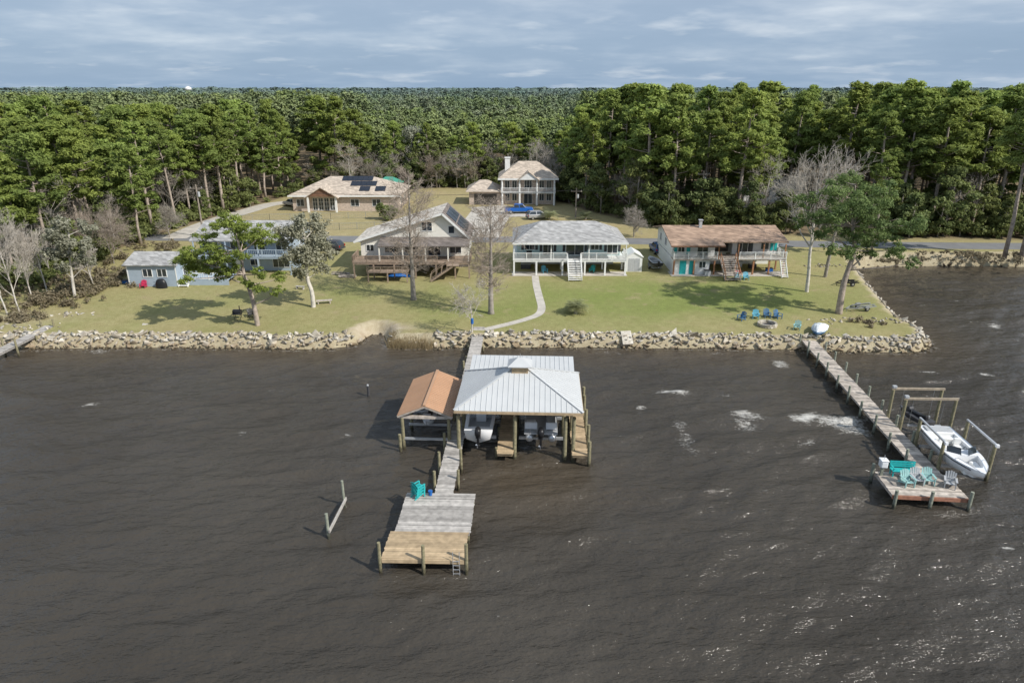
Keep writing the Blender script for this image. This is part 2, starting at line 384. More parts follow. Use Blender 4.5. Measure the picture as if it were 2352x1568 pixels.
# ------------------------------------------------------------------ paths and roads
def ribbon(name,pts,w,mat,label,cat,off=.02):
    pts=[Vector(p) for p in pts]; mb=MB(); L=[];R=[]
    for i,p in enumerate(pts):
        d=(pts[min(i+1,len(pts)-1)]-pts[max(i-1,0)]); d.z=0; d.normalize(); n=Vector((-d.y,d.x,0))
        for S,sg in ((L,1),(R,-1)):
            q=p+n*w/2*sg; S.append((q.x,q.y,gz(q.y)+off))
    for i in range(len(pts)-1): mb.poly([R[i],R[i+1],L[i+1],L[i]])
    return tag(mb.build(name,mat),label,cat,kind='structure')
def dens(pts,k=6):
    o=[]
    n=len(pts)
    for i in range(n-1):
        p0,p1,p2,p3=pts[max(i-1,0)],pts[i],pts[i+1],pts[min(i+2,n-1)]
        for j in range(k):
            u=j/k; o.append(.5*((2*p1)+(p2-p0)*u+(2*p0-5*p1+4*p2-p3)*u*u+(3*p1-p0-3*p2+p3)*u**3))
    o.append(pts[-1]); return o
pp=[G(*q) for q in ((1112,757),(1160,746),(1205,734),(1236,722),(1244,706),(1238,680),(1232,655),(1229,632))]
ribbon('garden_path',dens(pp),.95,concrete,'pale concrete garden path curving from the pier to the aqua house','path')
pp=[Vector((-75,117,0)),Vector((-30,115.5,0)),Vector((0,115,0)),Vector((30,113,0)),Vector((55,111,0)),Vector((90,109.6,0)),Vector((160,109,0)),Vector((400,107,0))]
ribbon('road',dens(pp),5.0,asphalt,'grey asphalt road running behind the waterfront houses','road')
pp=[G(*q) for q in ((400,548),(440,528),(500,505),(560,487),(620,470),(690,462))]
ribbon('driveway',dens(pp),4.2,concrete,'long pale driveway climbing to the brick house with solar panels','driveway',.026)
pp=[G(*q) for q in ((1090,545),(1105,520),(1120,500),(1130,480),(1118,474))]
ribbon('driveway',dens(pp),8.5,concrete,'wide pale driveway in front of the two storey brick house','driveway',.03)
pp=[G(1130,497),G(1180,494),G(1262,496)]
ribbon('driveway',dens(pp),4,concrete,'pale parking apron under the blue pickup truck','driveway',.034)

# ------------------------------------------------------------------ rocks
rockm=bpy.data.materials.new('rock'); t=NT(rockm)
gg=t.new('ShaderNodeNewGeometry'); oi=t.new('ShaderNodeObjectInfo').outputs['Random']
ri=t.math('FRACT',t.math('ADD',t.math('MULTIPLY',oi,3.7),gg.outputs['Random Per Island']))
nn=t.ramp(t.noise(gg.outputs['Position'],2.5,5,.65),.3,.7)
cr=t.new('ShaderNodeValToRGB'); t.l.new(ri,cr.inputs[0]); e=cr.color_ramp.elements
e[0].position=0; e[0].color=(.55,.50,.42,1); e[1].position=1; e[1].color=(.40,.345,.26,1)
for ps,cl in ((.2,(.66,.62,.54,1)),(.42,(.42,.40,.36,1)),(.62,(.57,.51,.41,1)),(.8,(.33,.305,.27,1))):
    q=e.new(ps); q.color=cl
c=t.mix(nn,t.mul(cr.outputs[0],(.62,.60,.56)),t.mul(cr.outputs[0],(1.12,1.12,1.12)))
sp=t.new('ShaderNodeSeparateXYZ'); t.l.new(gg.outputs['Position'],sp.inputs[0])
zz=t.math('ADD',sp.outputs[2],t.math('MULTIPLY',nn,.3))
c=t.mix(t.math('MULTIPLY',t.ramp(zz,.95,.45),.65,True),c,(.27,.185,.095))
c=t.mix(t.math('MULTIPLY',t.ramp(zz,.42,.15),.92,True),c,(.04,.033,.02))
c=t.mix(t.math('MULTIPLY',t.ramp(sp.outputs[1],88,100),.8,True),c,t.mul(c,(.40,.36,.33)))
t.l.new(c,t.b.inputs['Base Color']); t.b.inputs['Roughness'].default_value=.9; t.b.inputs['Specular IOR Level'].default_value=.2
t.bump(t.noise(gg.outputs['Position'],6,4,.7),.5,.06)
def rock_mesh(i):
    r=random.Random(100+i); bm=bmesh.new()
    for k in range(10):
        v=Vector((r.choice((-1,1))*r.uniform(.45,1),r.choice((-1,1))*r.uniform(.3,1),r.choice((-1,1))*r.uniform(.4,1)))*.5
        bm.verts.new((v.x,v.y*.8,v.z*.62))
    g=bmesh.ops.convex_hull(bm,input=bm.verts)
    bmesh.ops.delete(bm,geom=list({e for e in g['geom_interior']+g['geom_unused'] if isinstance(e,bmesh.types.BMVert)}),context='VERTS')
    bmesh.ops.triangulate(bm,faces=bm.faces)
    me=bpy.data.meshes.new('boulder'); bm.to_mesh(me); bm.free(); me.materials.append(rockm); return me
rmesh=[rock_mesh(i) for i in range(14)]
rocks=[]
def sm(sd): s=min(1,max(0,(sd+1.2)/2.4)); return s*s*(3-2*s)
def rock_line(a,b,rows,zone,smin=.26,smax=.74,step=.36,rs=.33):
    a=Vector((a[0],a[1]));b=Vector((b[0],b[1])); d=b-a; L=d.length; d.normalize(); n=Vector((-d.y,d.x))
    k=int(L/step)
    for i in range(k):
        wob=.18*math.sin((a.x+i*step)*.8)+.12*math.sin((a.x+i*step)*2.3+1)
        for r in range(rows):
            if r==rows-1 and rnd.random()<.45: continue
            o=-.3+r*rs+rnd.uniform(-.22,.22)+wob*(.3+.2*r); q=a+d*(i+.5+rnd.uniform(-.5,.5))*step+n*o
            h=-1.2+(gz(q.y)+1.2)*sm(o); s=smin+(smax-smin)*rnd.random()**1.3
            if rnd.random()<.05: s*=1.6
            rocks.append((q.x,q.y,max(h,-.2)+s*.12,s,(rnd.uniform(-.6,.6),rnd.uniform(-.6,.6),rnd.uniform(0,6.28)),rnd.randrange(14),zone))
S=shore
for i in range(1,8): rock_line(S[i],S[i+1],6,'left')
for i in range(8,11): rock_line(S[i],S[i+1],2,'left',.3,.55)
rock_line(S[12],S[13],3,'mid',.3,.6)
rock_line(S[13],S[14],5,'mid')
for i in range(14,20): rock_line(S[i],S[i+1],6,'right')
for i in range(20,22): rock_line(S[i],S[i+1],5,'right')
for i in range(22,25): rock_line(S[i],S[i+1],4,'lagoon',.35,.75,.5)
for i in range(25,29): rock_line(S[i],S[i+1],2,'lagoon',.25,.6,.6,.4)
rock_line(S[29],S[30],2,'lagoon',.3,.6,.9)
for (a,b,n_,r_) in ((1910,735,14,1.2),(2030,735,20,1.6),(1905,610,22,1.5),(60,752,30,2.2),(150,722,16,2.0)):
    p=G(a,b)
    for _ in range(n_):
        s=rnd.uniform(.25,.5); x=p.x+rnd.gauss(0,r_); y=p.y+rnd.gauss(0,.5)
        rocks.append((x,y,gz(y)+s*.1,s,(rnd.uniform(-.5,.5),rnd.uniform(-.5,.5),rnd.uniform(0,6)),rnd.randrange(14),'heap'))
def inview(x,y,z=1,m=0):
    dz=z-CAMZ; de=y*CP-dz*SP
    if de<=1: return False
    px=1176+F*x/de; py=784-F*(y*SP+dz*CP)/de
    return -m<px<2352+m and py<1568+m
vis=[r for r in rocks if inview(r[0],r[1],r[2])]
vis.sort(key=lambda r:-r[3]/r[1])
ind=set(id(r) for r in vis[:297])
LB={'left':('rough boulder in the shore wall along the left lawn','boulders of the left shore wall'),
    'mid':('rough boulder beside the foot of the long central pier','boulders by the pier foot'),
    'right':('rough boulder in the shore wall between the two piers and the point','boulders of the right shore wall'),
    'lagoon':('boulder lining the edge of the small lagoon','boulders round the lagoon'),
    'heap':('small rock lying loose on the lawn edge','loose rocks at the lawn edge')}
SV=[];SQ=[];nv=0
for r in rocks:
    sc=Vector((r[3]*rnd.uniform(1,1.6),r[3]*rnd.uniform(.8,1.1),r[3]*rnd.uniform(.6,1.0)))
    if id(r) in ind:
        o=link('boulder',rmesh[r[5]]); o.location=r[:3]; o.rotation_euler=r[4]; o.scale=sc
        tag(o,LB[r[6]][0],'boulder',LB[r[6]][1])
    else:
        m_=rmesh[r[5]]; co=np.empty(len(m_.vertices)*3,dtype=np.float32); m_.vertices.foreach_get('co',co)
        mat=np.array((Matrix.Translation(r[:3])@Matrix.LocRotScale(None,Euler(r[4]),sc)))
        co=co.reshape(-1,3)@mat[:3,:3].T+mat[:3,3]
        tri=np.array([p.vertices[:] for p in m_.polygons]); SV.append(co); SQ.append(tri+nv); nv+=len(co)
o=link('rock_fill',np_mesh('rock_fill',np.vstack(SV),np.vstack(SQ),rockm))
tag(o,'smaller stones filling the rock walls along the shore and lagoon','rocks',kind='stuff')
p=at(1442,790,.5)
sl=MB().slab([(-.55,-.8,.0),(.6,-.75,.05),(.5,.95,.95),(-.6,.9,.9)],.16).build('concrete_slab',rockm,bev=.03)
sl.location=(p.x,p.y+.6,.55); tag(sl,'flat pale slab leaning on the rock wall right of the pier','slab')

# ------------------------------------------------------------------ trees
def unit(n,rg):
    v=rg.normal(size=(n,3)); return v/np.linalg.norm(v,axis=1)[:,None]
def leaves(cl,per,size,rg,up=.45,flat=.75,asp=1.0,jit=.9,dens=True,shell=.45,fray=.15):
    cl=np.asarray(cl,float); n=len(cl)
    cnt=np.maximum(6,(per*(cl[:,3]/cl[:,3].mean())**2).astype(int)) if dens else np.full(n,per)
    idx=np.repeat(np.arange(n),cnt); m=len(idx)
    d=unit(m,rg); u=rg.random(m)**shell*rg.uniform(1-fray,1+fray,m)
    pos=cl[idx,:3]+d*(cl[idx,3]*u)[:,None]*np.array([1,1,flat])
    nm=d*.9+np.array([0,0,up])+rg.normal(size=(m,3))*jit*.6; nm/=np.linalg.norm(nm,axis=1)[:,None]
    r=unit(m,rg); t1=np.cross(nm,r); t1/=np.linalg.norm(t1,axis=1)[:,None]; t2=np.cross(nm,t1)
    s=size*rg.uniform(.6,1.35,m)/2
    a=t1*(s*asp)[:,None]; b=t2*(s/asp)[:,None]
    V=np.stack([pos-a-b*.6,pos+a*.9-b,pos+a+b*.6,pos-a*.8+b],1).reshape(-1,3)
    Q=np.arange(m*4).reshape(-1,4)
    cr=rg.random(n)
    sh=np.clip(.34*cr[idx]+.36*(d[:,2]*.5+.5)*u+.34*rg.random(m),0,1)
    return V,Q,sh
def pine_mesh(seed,H,R,base,n,per,size,mat,flat=.62):
    rg=np.random.default_rng(seed); rr=random.Random(seed); cl=[];tb=MB()
    lean=Vector((rr.uniform(-.06,.06),rr.uniform(-.06,.06),0))
    pts=[Vector((0,0,-.5))]+[Vector((lean.x*H*f*f+rr.uniform(-.1,.1),lean.y*H*f*f+rr.uniform(-.1,.1),H*f)) for f in (.2,.4,.6,.8,.97)]
    r0=H*.0105+.03
    tb.path(pts,[r0*1.25,r0,r0*.85,r0*.7,r0*.45,.04],7)
    for k in range(n):
        f=rr.uniform(0,1)**.9; zz=base+(1-base)*f
        prof=(.45+.55*math.sin(math.pi*min(1,.15+.8*f)))*(1-.55*f*f)*1.12
        a=rr.uniform(0,6.283); q=R*prof*math.sqrt(rr.uniform(.03,1))*rr.uniform(.7,1.2)
        rad=R*rr.uniform(.15,.28)*(1-.2*f)
        c=Vector((lean.x*H*zz*zz+q*math.cos(a),lean.y*H*zz*zz+q*math.sin(a),H*zz-rad*.3))
        cl.append((c.x,c.y,c.z,rad))
        if rr.random()<.5:
            s=Vector((lean.x*H*zz*zz,lean.y*H*zz*zz,c.z-q*.35)); mid=(s+c)/2+Vector((0,0,-.15))
            tb.path([s,mid,c],[.08,.055,.02],4,False)
    for k in range(8):
        z=H*rr.uniform(.25,base); a=rr.uniform(0,6.28); L=rr.uniform(.6,2.0)
        tb.path([(lean.x*z*z/H,lean.y*z*z/H,z),(L*math.cos(a),L*math.sin(a),z+.2)],[.05,.012],3,False)
    for k in range(4):
        rad=R*rr.uniform(.16,.24); cl.append((lean.x*H+rr.uniform(-.6,.6),lean.y*H+rr.uniform(-.6,.6),H-rad*.4-k*.5,rad))
    V,Q,sh=leaves(cl,per,size,rg,up=.65,flat=flat,asp=1.5,shell=.6,fray=.4,jit=1.1)
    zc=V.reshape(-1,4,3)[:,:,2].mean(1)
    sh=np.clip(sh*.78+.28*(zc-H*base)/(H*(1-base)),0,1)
    return np_mesh('crown',V,Q,mat,sh),tb
def tmesh(tb,mat,name='trunk'):
    me=bpy.data.meshes.new(name); me.from_pydata(tb.v,[],tb.f); me.update()
    for p in me.polygons: p.use_smooth=True
    me.materials.append(mat); return me
MINR=[.014]
def grow(mb,p,d,L,r,lev,mx,rr,nch,spread,up,lf=(.42,.62),start=.35):
    n=5 if lev==0 else 3; pts=[p]; ds=[d]
    for i in range(n):
        w=.10 if lev==0 else .22
        d=(d+Vector((rr.uniform(-w,w),rr.uniform(-w,w),rr.uniform(-w,w)+up*.12))).normalized(); p=p+d*(L/n); pts.append(p); ds.append(d)
    rad=[max(MINR[0]*.8,r*(1-.6*i/n)) for i in range(n+1)]
    mb[0 if lev==0 else 1].path(pts,rad,7 if lev==0 else (4 if lev<3 else 3),False)
    if lev<mx:
        for k in range(nch[lev]):
            f=start+(1-start)*(k+rr.random())/nch[lev] if lev==0 else rr.uniform(.25,1)
            j=min(n-1,int(f*n)); q=pts[j].lerp(pts[j+1],f*n-j); dd=ds[j+1]
            ax=dd.cross(Vector((rr.uniform(-1,1),rr.uniform(-1,1),rr.uniform(-1,1)))).normalized()
            nd=(Matrix.Rotation(spread*rr.uniform(.6,1.25),3,ax)@dd)
            grow(mb,q,nd,L*rr.uniform(*lf)*(1-.35*(f-start) if lev==0 else 1),max(MINR[0],rad[j]*.5),lev+1,mx,rr,nch,spread,up,lf,start)
def bare_mesh(seed,H,nch,spread,up,r,start=.3,tr=bark_g,tw=twig_g,lf=(.42,.62)):
    rr=random.Random(seed); mb=(MB(),MB())
    grow(mb,Vector((0,0,-.3)),Vector((0,0,1)),H*.8,r,0,len(nch),rr,nch,spread,up,lf,start)
    zs=max(v[2] for v in mb[1].v); k=H/zs
    for b in mb: b.v=[(x*k,y*k,z*k) for x,y,z in b.v]
    return tmesh(mb[0],tr),tmesh(mb[1],tw,'crown')
def plant(name,label,cat,loc,crown,trunk,sc,rz,group=None):
    t_=thing(name,label,cat,loc,rz,group,sc)
    link('trunk',trunk,t_); link('crown',crown,t_); return t_
pines=[]
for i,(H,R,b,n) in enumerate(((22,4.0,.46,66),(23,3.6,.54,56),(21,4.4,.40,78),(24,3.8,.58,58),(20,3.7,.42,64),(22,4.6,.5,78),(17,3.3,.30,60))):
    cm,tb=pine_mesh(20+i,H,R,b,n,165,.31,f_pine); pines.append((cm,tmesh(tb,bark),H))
broad=[]
for i,(H,R) in enumerate(((9,3.2),(11,3.8),(7,2.8))):
    rr=random.Random(50+i); cl=[];tb=MB()
    tb.path([(0,0,-.4),(.1,0,H*.4),(0,.1,H*.8)],[.2,.14,.05],6)
    for k in range(34):
        f=rr.random(); a=rr.uniform(0,6.28); q=R*math.sqrt(rr.random())*math.sin(math.pi*(.2+.75*f)); z=H*(.15+.8*f)
        cl.append((q*math.cos(a),q*math.sin(a),z,rr.uniform(.5,1.1)))
        if k%3==0: tb.path([(0,0,z*.7),(q*math.cos(a)*.7,q*math.sin(a)*.7,z)],[.06,.02],4,False)
    V,Q,sh=leaves(cl,110,.31,np.random.default_rng(50+i),fray=.3); broad.append((np_mesh('crown',V,Q,f_broad,sh),tmesh(tb,bark_g)))
MINR[0]=.017
bares=[bare_mesh(70,13,(10,6,5,3),.75,.35,.17,.25),bare_mesh(71,12,(11,6,5,3),.6,.5,.14,.2,bark_g,twig),bare_mesh(72,15,(9,6,5,3),.7,.4,.17,.3,bark_w,twig_w)]
def gap(a): return -.21<a<.095
pts=[];sp_=5.6
for iy in range(0,34):
    for ix in range(-62,62):
        x=ix*sp_+rnd.uniform(-2.4,2.4)+(iy%2)*sp_/2; y=84+iy*sp_*.95+rnd.uniform(-2.4,2.4)
        if y<fedge(x)+3: continue
        if x<-60 and y<100 and rnd.random()<.5: continue
        if not inview(x,y,12,60): continue
        if 48<x<64 and y<148 and rnd.random()<.6: continue
        pts.append((x,y))
pts.sort(key=lambda q:math.hypot(*q))
nearp=pts[:288]; rest=pts[288:]
for (x,y) in nearp:
    a=x/y
    if gap(a): lb=('pine in the forest behind the two brick houses','pines behind the brick houses'); hh=rnd.uniform(11.5,16.5)
    elif a<0: lb=('tall green pine in the forest left of the houses','pines of the left forest'); hh=rnd.uniform(14,20) if y<140 else rnd.uniform(16,23)
    else: lb=('tall green pine in the forest across the road on the right','pines of the right forest'); hh=rnd.uniform(15.5,25.6)
    cm,tm,H=rnd.choice(pines); s=hh/H; w=s*rnd.uniform(.88,1.3)
    plant('pine_tree',lb[0],'tree',(x,y,gz(y)-.05),cm,tm,(w,w,s),rnd.uniform(0,6.28),lb[1])
for (a,b,h,lb) in ((2308,586,24,'tall pine at the right edge by the lagoon road, left of the pair'),(2345,590,23,'tall pine at the very right edge by the lagoon road'),(2000,590,15,'pine between the road and the lagoon behind the dark round pine')):
    p=G(a,b); cm,tm,H=pines[3]; plant('pine_tree',lb,'tree',p,cm,tm,h/H,rnd.uniform(0,6))
for (a,b,top,v_) in ((75,630,345,2),(205,590,300,5),(325,565,335,2),(15,600,330,5),(130,560,270,0)):
    p=G(a,b); h=atY(a,top,p.y).z-p.z; cm,tm,H=pines[v_]; plant('pine_tree','broad crowned pine standing forward at the left woodland edge','tree',p,cm,tm,(h/H*1.12,h/H*1.12,h/H),rnd.uniform(0,6),'broad pines at the left woodland edge')
for k in range(125):
    for _ in range(20):
        x=rnd.uniform(-95,105) if k<80 else rnd.uniform(24,100); y=float(fedge(x))+rnd.uniform(-.5,9)
        if x<-61: x=rnd.uniform(-82,-62); y=rnd.uniform(88,165)
        if inview(x,y,3): break
    if 50<x<62 and y<140: continue
    cm,tm=rnd.choice(broad); s=rnd.uniform(.5,1.1)
    plant('evergreen_tree','dark bushy evergreen tree at the foot of the pine forest','tree',(x,y,gz(y)-.05),cm,tm,s,rnd.uniform(0,6.28),'bushy evergreens along the forest edge')
for k in range(78):
    u=rnd.random()
    if u<.7: x=rnd.uniform(-52,13); y=float(fedge(x))+rnd.uniform(-2,16)
    elif u<.94: x=rnd.uniform(-80,-61); y=rnd.uniform(90,150)
    else: x=rnd.uniform(18,85); y=float(fedge(x))+rnd.uniform(1,6)
    tm,cm=rnd.choice(bares); s=rnd.uniform(.55,.95)
    plant('bare_tree','leafless grey winter tree at the edge of the pine forest','tree',(x,y,gz(y)-.05),cm,tm,s,rnd.uniform(0,6.28),'leafless trees along the forest edge')
rg=np.random.default_rng(5)
far=[(x,y,rnd.uniform(12,16) if gap(x/y) else rnd.uniform(16.5,24),3.8) for x,y in rest]
for (y0,y1,st,R) in ((268,520,7.5,4.4),(520,1000,12.5,7),(1000,2200,28,15),(2200,5500,80,40)):
    y=y0
    while y<y1:
        hw=y*.80+20; x=-hw
        while x<hw:
            a=x/y; h=rg.uniform(11.5,22.5) if y<900 else rg.uniform(13,23)
            if gap(a):
                if y<420: h*=.74
                elif y<800: h*=.88
            if y>2200: h=rg.uniform(14,31)
            far.append((x+rg.uniform(-.6,.6)*st,y+rg.uniform(-.6,.6)*st,h,R*rg.uniform(.7,1.35))); x+=st
        y+=st
FV=[];FQ=[];FS=[];nv=0
def far_batch(lst,ncl,per,size):
    global nv
    cl=[]
    for (x,y,h,R) in lst:
        for k in range(ncl):
            a=rg.uniform(0,6.28); f=rg.random(); q=R*.85*math.sqrt(rg.random())*(1-.55*f)
            cl.append((x+q*math.cos(a),y+q*math.sin(a),2+h*(.55+.43*f) if R<12 else 2+h-R*.35*rg.random()*.4-2.5,R*rg.uniform(.2,.4)))
    V,Q,sh=leaves(cl,per,size,rg,up=1.0,flat=.65 if size<2.5 else .2,dens=False,shell=.55,fray=.4)
    FV.append(V);FQ.append(Q+nv);FS.append(sh); nv+=len(V)
far_batch([q for q in far if q[1]<268],16,56,.46)
far_batch([q for q in far if 268<=q[1]<520],12,34,.72)
far_batch([q for q in far if 520<=q[1]<1000],10,22,1.25)
far_batch([q for q in far if 1000<=q[1]<2200],8,16,3.2)
far_batch([q for q in far if q[1]>=2200],7,12,8)
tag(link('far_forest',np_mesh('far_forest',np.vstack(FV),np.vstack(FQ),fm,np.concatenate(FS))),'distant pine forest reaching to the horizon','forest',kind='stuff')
cl=[]
for k in range(1200):
    x=rnd.uniform(-98,112); y=float(fedge(x))+abs(rnd.gauss(0,6))
    if k<420: x=-61.5-abs(rnd.gauss(0,7)); y=rnd.uniform(84,168)
    if 49<x<63 and y<142: continue
    hgt=rnd.uniform(.6,3.4); cl.append((x,y,gz(y)+hgt*.6,rnd.uniform(.5,1.3)))
V,Q,sh=leaves(cl,90,.32,np.random.default_rng(9),fray=.35)
tag(link('undergrowth',np_mesh('undergrowth',V,Q,f_broad,sh)),'dark green undergrowth beneath the forest edge','undergrowth',kind='stuff')
cl=[]
for (a,b,n_,r_) in ((230,640,40,3.0),(190,660,26,2.0),(140,690,30,2.2),(60,700,40,3.5),(20,735,26,2.5),(300,600,26,3),(350,570,26,3),(280,630,14,1.5),(100,660,30,3),(30,660,30,3.5),(2250,588,24,2.5),(2330,588,24,2.5),(2040,600,16,1.6),(1990,745,10,1.5),(2180,582,18,3),(2300,600,20,4),(2110,598,10,2)):
    p=G(a,b)
    for _ in range(n_):
        x=p.x+rnd.gauss(0,r_); y=p.y+rnd.gauss(0,r_*.6 if a<400 else .7); h=rnd.uniform(.2,1.4 if a<400 else .5); cl.append((x,y,gz(y)+h*.55,rnd.uniform(.3,.8 if a<400 else .5)))
V,Q,sh=leaves(cl,70,.18,np.random.default_rng(10),shell=.6,fray=.4)
tag(link('brush',np_mesh('brush',V,Q,f_brush,sh)),'brownish low brush along the left edge of the lawn and the lagoon bank','brush',kind='stuff')
def px_tree(name,label,Y,trunk,clumps,fol,trmat,per,size,dep,seed,flat=.75,brs=(.09,.03),asp=1.2,rk=1.0):
    rr=random.Random(seed); b=atY(trunk[0][0],trunk[0][1],Y); b.z=gz(Y)
    root=thing(name,label,'tree',b); tb=MB()
    T=[atY(a,c,Y)-b for a,c,_ in trunk]; T[0].z=-.3
    tb.path(dens(T,4),list(np.interp(np.linspace(0,len(T)-1,4*(len(T)-1)+1),range(len(T)),[r for *_,r in trunk])),9)
    k=Y/1540; cl=[]; bt=MB()
    for (a,c,r) in clumps:
        r=r*rk
        q=atY(a,c,Y)-b; q.y+=rr.uniform(-dep,dep); cl.append((q.x,q.y,q.z,r*k))
        j=min(range(1,len(T)),key=lambda i:(T[i]-q).length+ (3 if T[i].z>q.z else 0)); s=T[j]
        bt.path([s,s.lerp(q,.5)+Vector((rr.uniform(-.2,.2),rr.uniform(-.2,.2),-.1)),q],[brs[0],brs[0]*.7,brs[1]],5,False)
        for _ in range(3):
            e_=q+Vector((rr.uniform(-1,1),rr.uniform(-1,1),rr.uniform(-.4,.9)))*r*k*.8
            bt.tube(q,e_,brs[1],.012,4)
    rg=np.random.default_rng(seed); more=[]
    for (x,y,z,r) in cl:
        for _ in range(6):
            d=unit(1,rg)[0]*r*1.0; more.append((x+d[0],y+d[1],z+d[2]*.7,r*rg.uniform(.28,.55)))
    V,Q,sh=leaves([(x,y,z,r*.8) for x,y,z,r in cl]+more,per,size,rg,up=.5,flat=flat,asp=asp,shell=.62,fray=.35)
    link('trunk',tmesh(tb,trmat),root); link('branch',tmesh(bt,trmat,'branch'),root); link('crown',np_mesh('crown',V,Q,fol,sh),root)
    return root
YA=G(592,747).y
px_tree('pine_tree','leaning pine with loose clumped crown standing alone on the left lawn',YA,
  [(592,748,.30),(583,700,.25),(570,655,.22),(560,630,.19),(552,580,.14),(540,530,.08),(533,505,.04)],
  [(535,505,24),(503,518,20),(562,520,22),(592,543,26),(545,552,26),(500,560,24),(452,574,18),(430,598,24),(412,586,14),(470,606,22),(520,590,24),(562,578,20),(450,630,16),(500,632,18),(615,618,16),(632,650,18),(600,652,16),(575,640,14),(640,668,13),(480,540,18),(420,618,14),(525,535,20),(575,560,20),(440,585,18),(490,590,20),(540,615,16)],
  f_pine2,bark,105,.155,2.4,1,.5,rk=1.2,asp=1.7)
YH=G(1930,720).y
px_tree('pine_tree','dark round headed pine leaning right at the lawn corner by the lagoon',YH,
  [(1926,722,.42),(1936,660,.34),(1948,620,.28),(1962,575,.24),(1958,520,.18),(1962,460,.1),(1965,425,.04)],
  [(1965,425,30),(1920,440,28),(2010,438,28),(1888,465,24),(1960,462,30),(2038,470,26),(1868,495,22),(1930,498,28),(2000,505,28),(2056,505,24),(1850,512,16),(1900,528,24),(2064,540,20),(2022,545,26),(1960,540,24),(1992,580,18),(2044,572,20),(1880,552,18),(1922,562,18),(2060,592,14),(2075,520,16),(1985,470,26),(1940,455,26),(1910,485,24),(2030,500,24),(1975,515,26),(1945,575,16),(2010,560,20)],
  f_pine3,bark,120,.165,3.6,2,.6,(.11,.03),1.6,1.2)
YB=G(720,705).y
px_tree('broadleaf_tree','silvery leaved tree with a pale trunk beside the leaning pine',YB,
  [(720,706,.3),(716,670,.25),(706,640,.22),(703,600,.17),(700,550,.1),(695,510,.04)],
  [(690,505,22),(720,520,24),(665,528,22),(700,550,28),(735,553,24),(650,560,16),(675,575,24),(715,590,26),(747,590,18),(700,618,18),(735,620,15),(678,602,17),(690,530,22),(725,570,22),(705,575,22)],
  f_silver,bark_w,110,.19,1.8,3,.9,(.07,.03),1.0,1.1)
pw=G(165,685)
px_tree('broadleaf_tree','silvery leaved tree with white trunk at the left woodland edge',pw.y,
  [(172,685,.2),(166,640,.16),(160,590,.12),(158,540,.08),(155,505,.04)],
  [(155,510,18),(135,530,18),(180,528,18),(120,550,14),(160,555,20),(200,560,16),(140,580,16),(185,590,16),(160,605,14),(205,600,10),(115,575,12)],
  f_silver,bark_w,90,.19,1.6,4,.9,(.05,.025),1.0,1.1)
MINR[0]=.015
def cyp(label,a,b,top,halfw,seed,tw,nb):
    p=G(a,b); tp=atY(a,top,p.y).z-p.z; rr=random.Random(seed); root=thing('bare_cypress',label,'tree',p); tb=MB();br=MB()
    tb.path([Vector((0,0,-.3)),Vector((0,0,.4)),Vector((rr.uniform(-.1,.1),0,tp*.3)),Vector((rr.uniform(-.2,.2),0,tp*.6)),Vector((rr.uniform(-.2,.2),0,tp*.98))],[.5,.34,.24,.15,.03],9)
    for k in range(nb):
        f=.20+.78*(k+rr.random())/nb; z=tp*f; az=rr.uniform(0,6.28)
        L=halfw*(.35+.75*math.sin(math.pi*min(1,(f-.12)*1.12))**.8)*rr.uniform(.6,1.1)
        d=Vector((math.cos(az),math.sin(az),rr.uniform(.15,.75))).normalized()
        grow((br,br),Vector((0,0,z)),d,L,.05*(1.15-f),1,3,rr,(0,8,4),.75,.25,(.35,.6))
    link('trunk',tmesh(tb,bark_g),root); link('crown',tmesh(br,tw,'crown'),root)
cyp('tall leafless cypress in front of the cream gabled house',950,688,400,3.0,11,twig,96)
cyp('shorter leafless cypress left of the concrete path',1128,720,462,2.9,12,twig,96)
p=G(1085,763); tm,cm=bare_mesh(13,6.0,(8,6,5,3),.8,.3,.11,.35,bark_w,twig_w,(.45,.65))
plant('small_bare_tree','small pale leafless tree at the pier foot','tree',p,cm,tm,1,0)
sn=MB().tube((0,0,1.1),(0,0,1.7),.15,.15,10).build('tree_wrap',bluetarp); sn.location=p+Vector((0,0,-.1)); tag(sn,'blue wrap round the trunk of the small pale tree','wrap')
MINR[0]=.018
p=G(1853,670); Hs=atY(1853,312,p.y).z-p.z
tm,cm=bare_mesh(17,Hs,(13,7,5,4),.62,.5,.34,.42,bark_w,twig_w,(.40,.58))
plant('sycamore_tree','tall pale limbed leafless sycamore left of the dark lagoon pine','tree',p,cm,tm,(.88,.88,1),.6)
p=G(1895,636); Hs=atY(1895,355,p.y).z-p.z
tm,cm=bare_mesh(18,Hs,(10,6,5,3),.6,.45,.28,.5,bark_g,twig,(.34,.5))
plant('bare_tree','brown twigged leafless tree behind the sycamore','tree',p,cm,tm,1,2)
MINR[0]=.018
for (a,b,tp,sd_) in ((18,722,445,31),(45,715,470,32),(75,690,500,33),(110,675,500,39),(215,655,550,40),(5,690,455,44)):
    p=G(a,b); H=atY(a,tp,p.y).z-p.z; tm,cm=bare_mesh(sd_,H,(11,6,6,3),.55,.55,.14,.25,bark_w,twig_w)
    plant('bare_tree','slender white barked leafless tree at the far left edge','tree',p,cm,tm,(.85,.85,1),sd_,'white barked trees at the left edge')
MINR[0]=.017
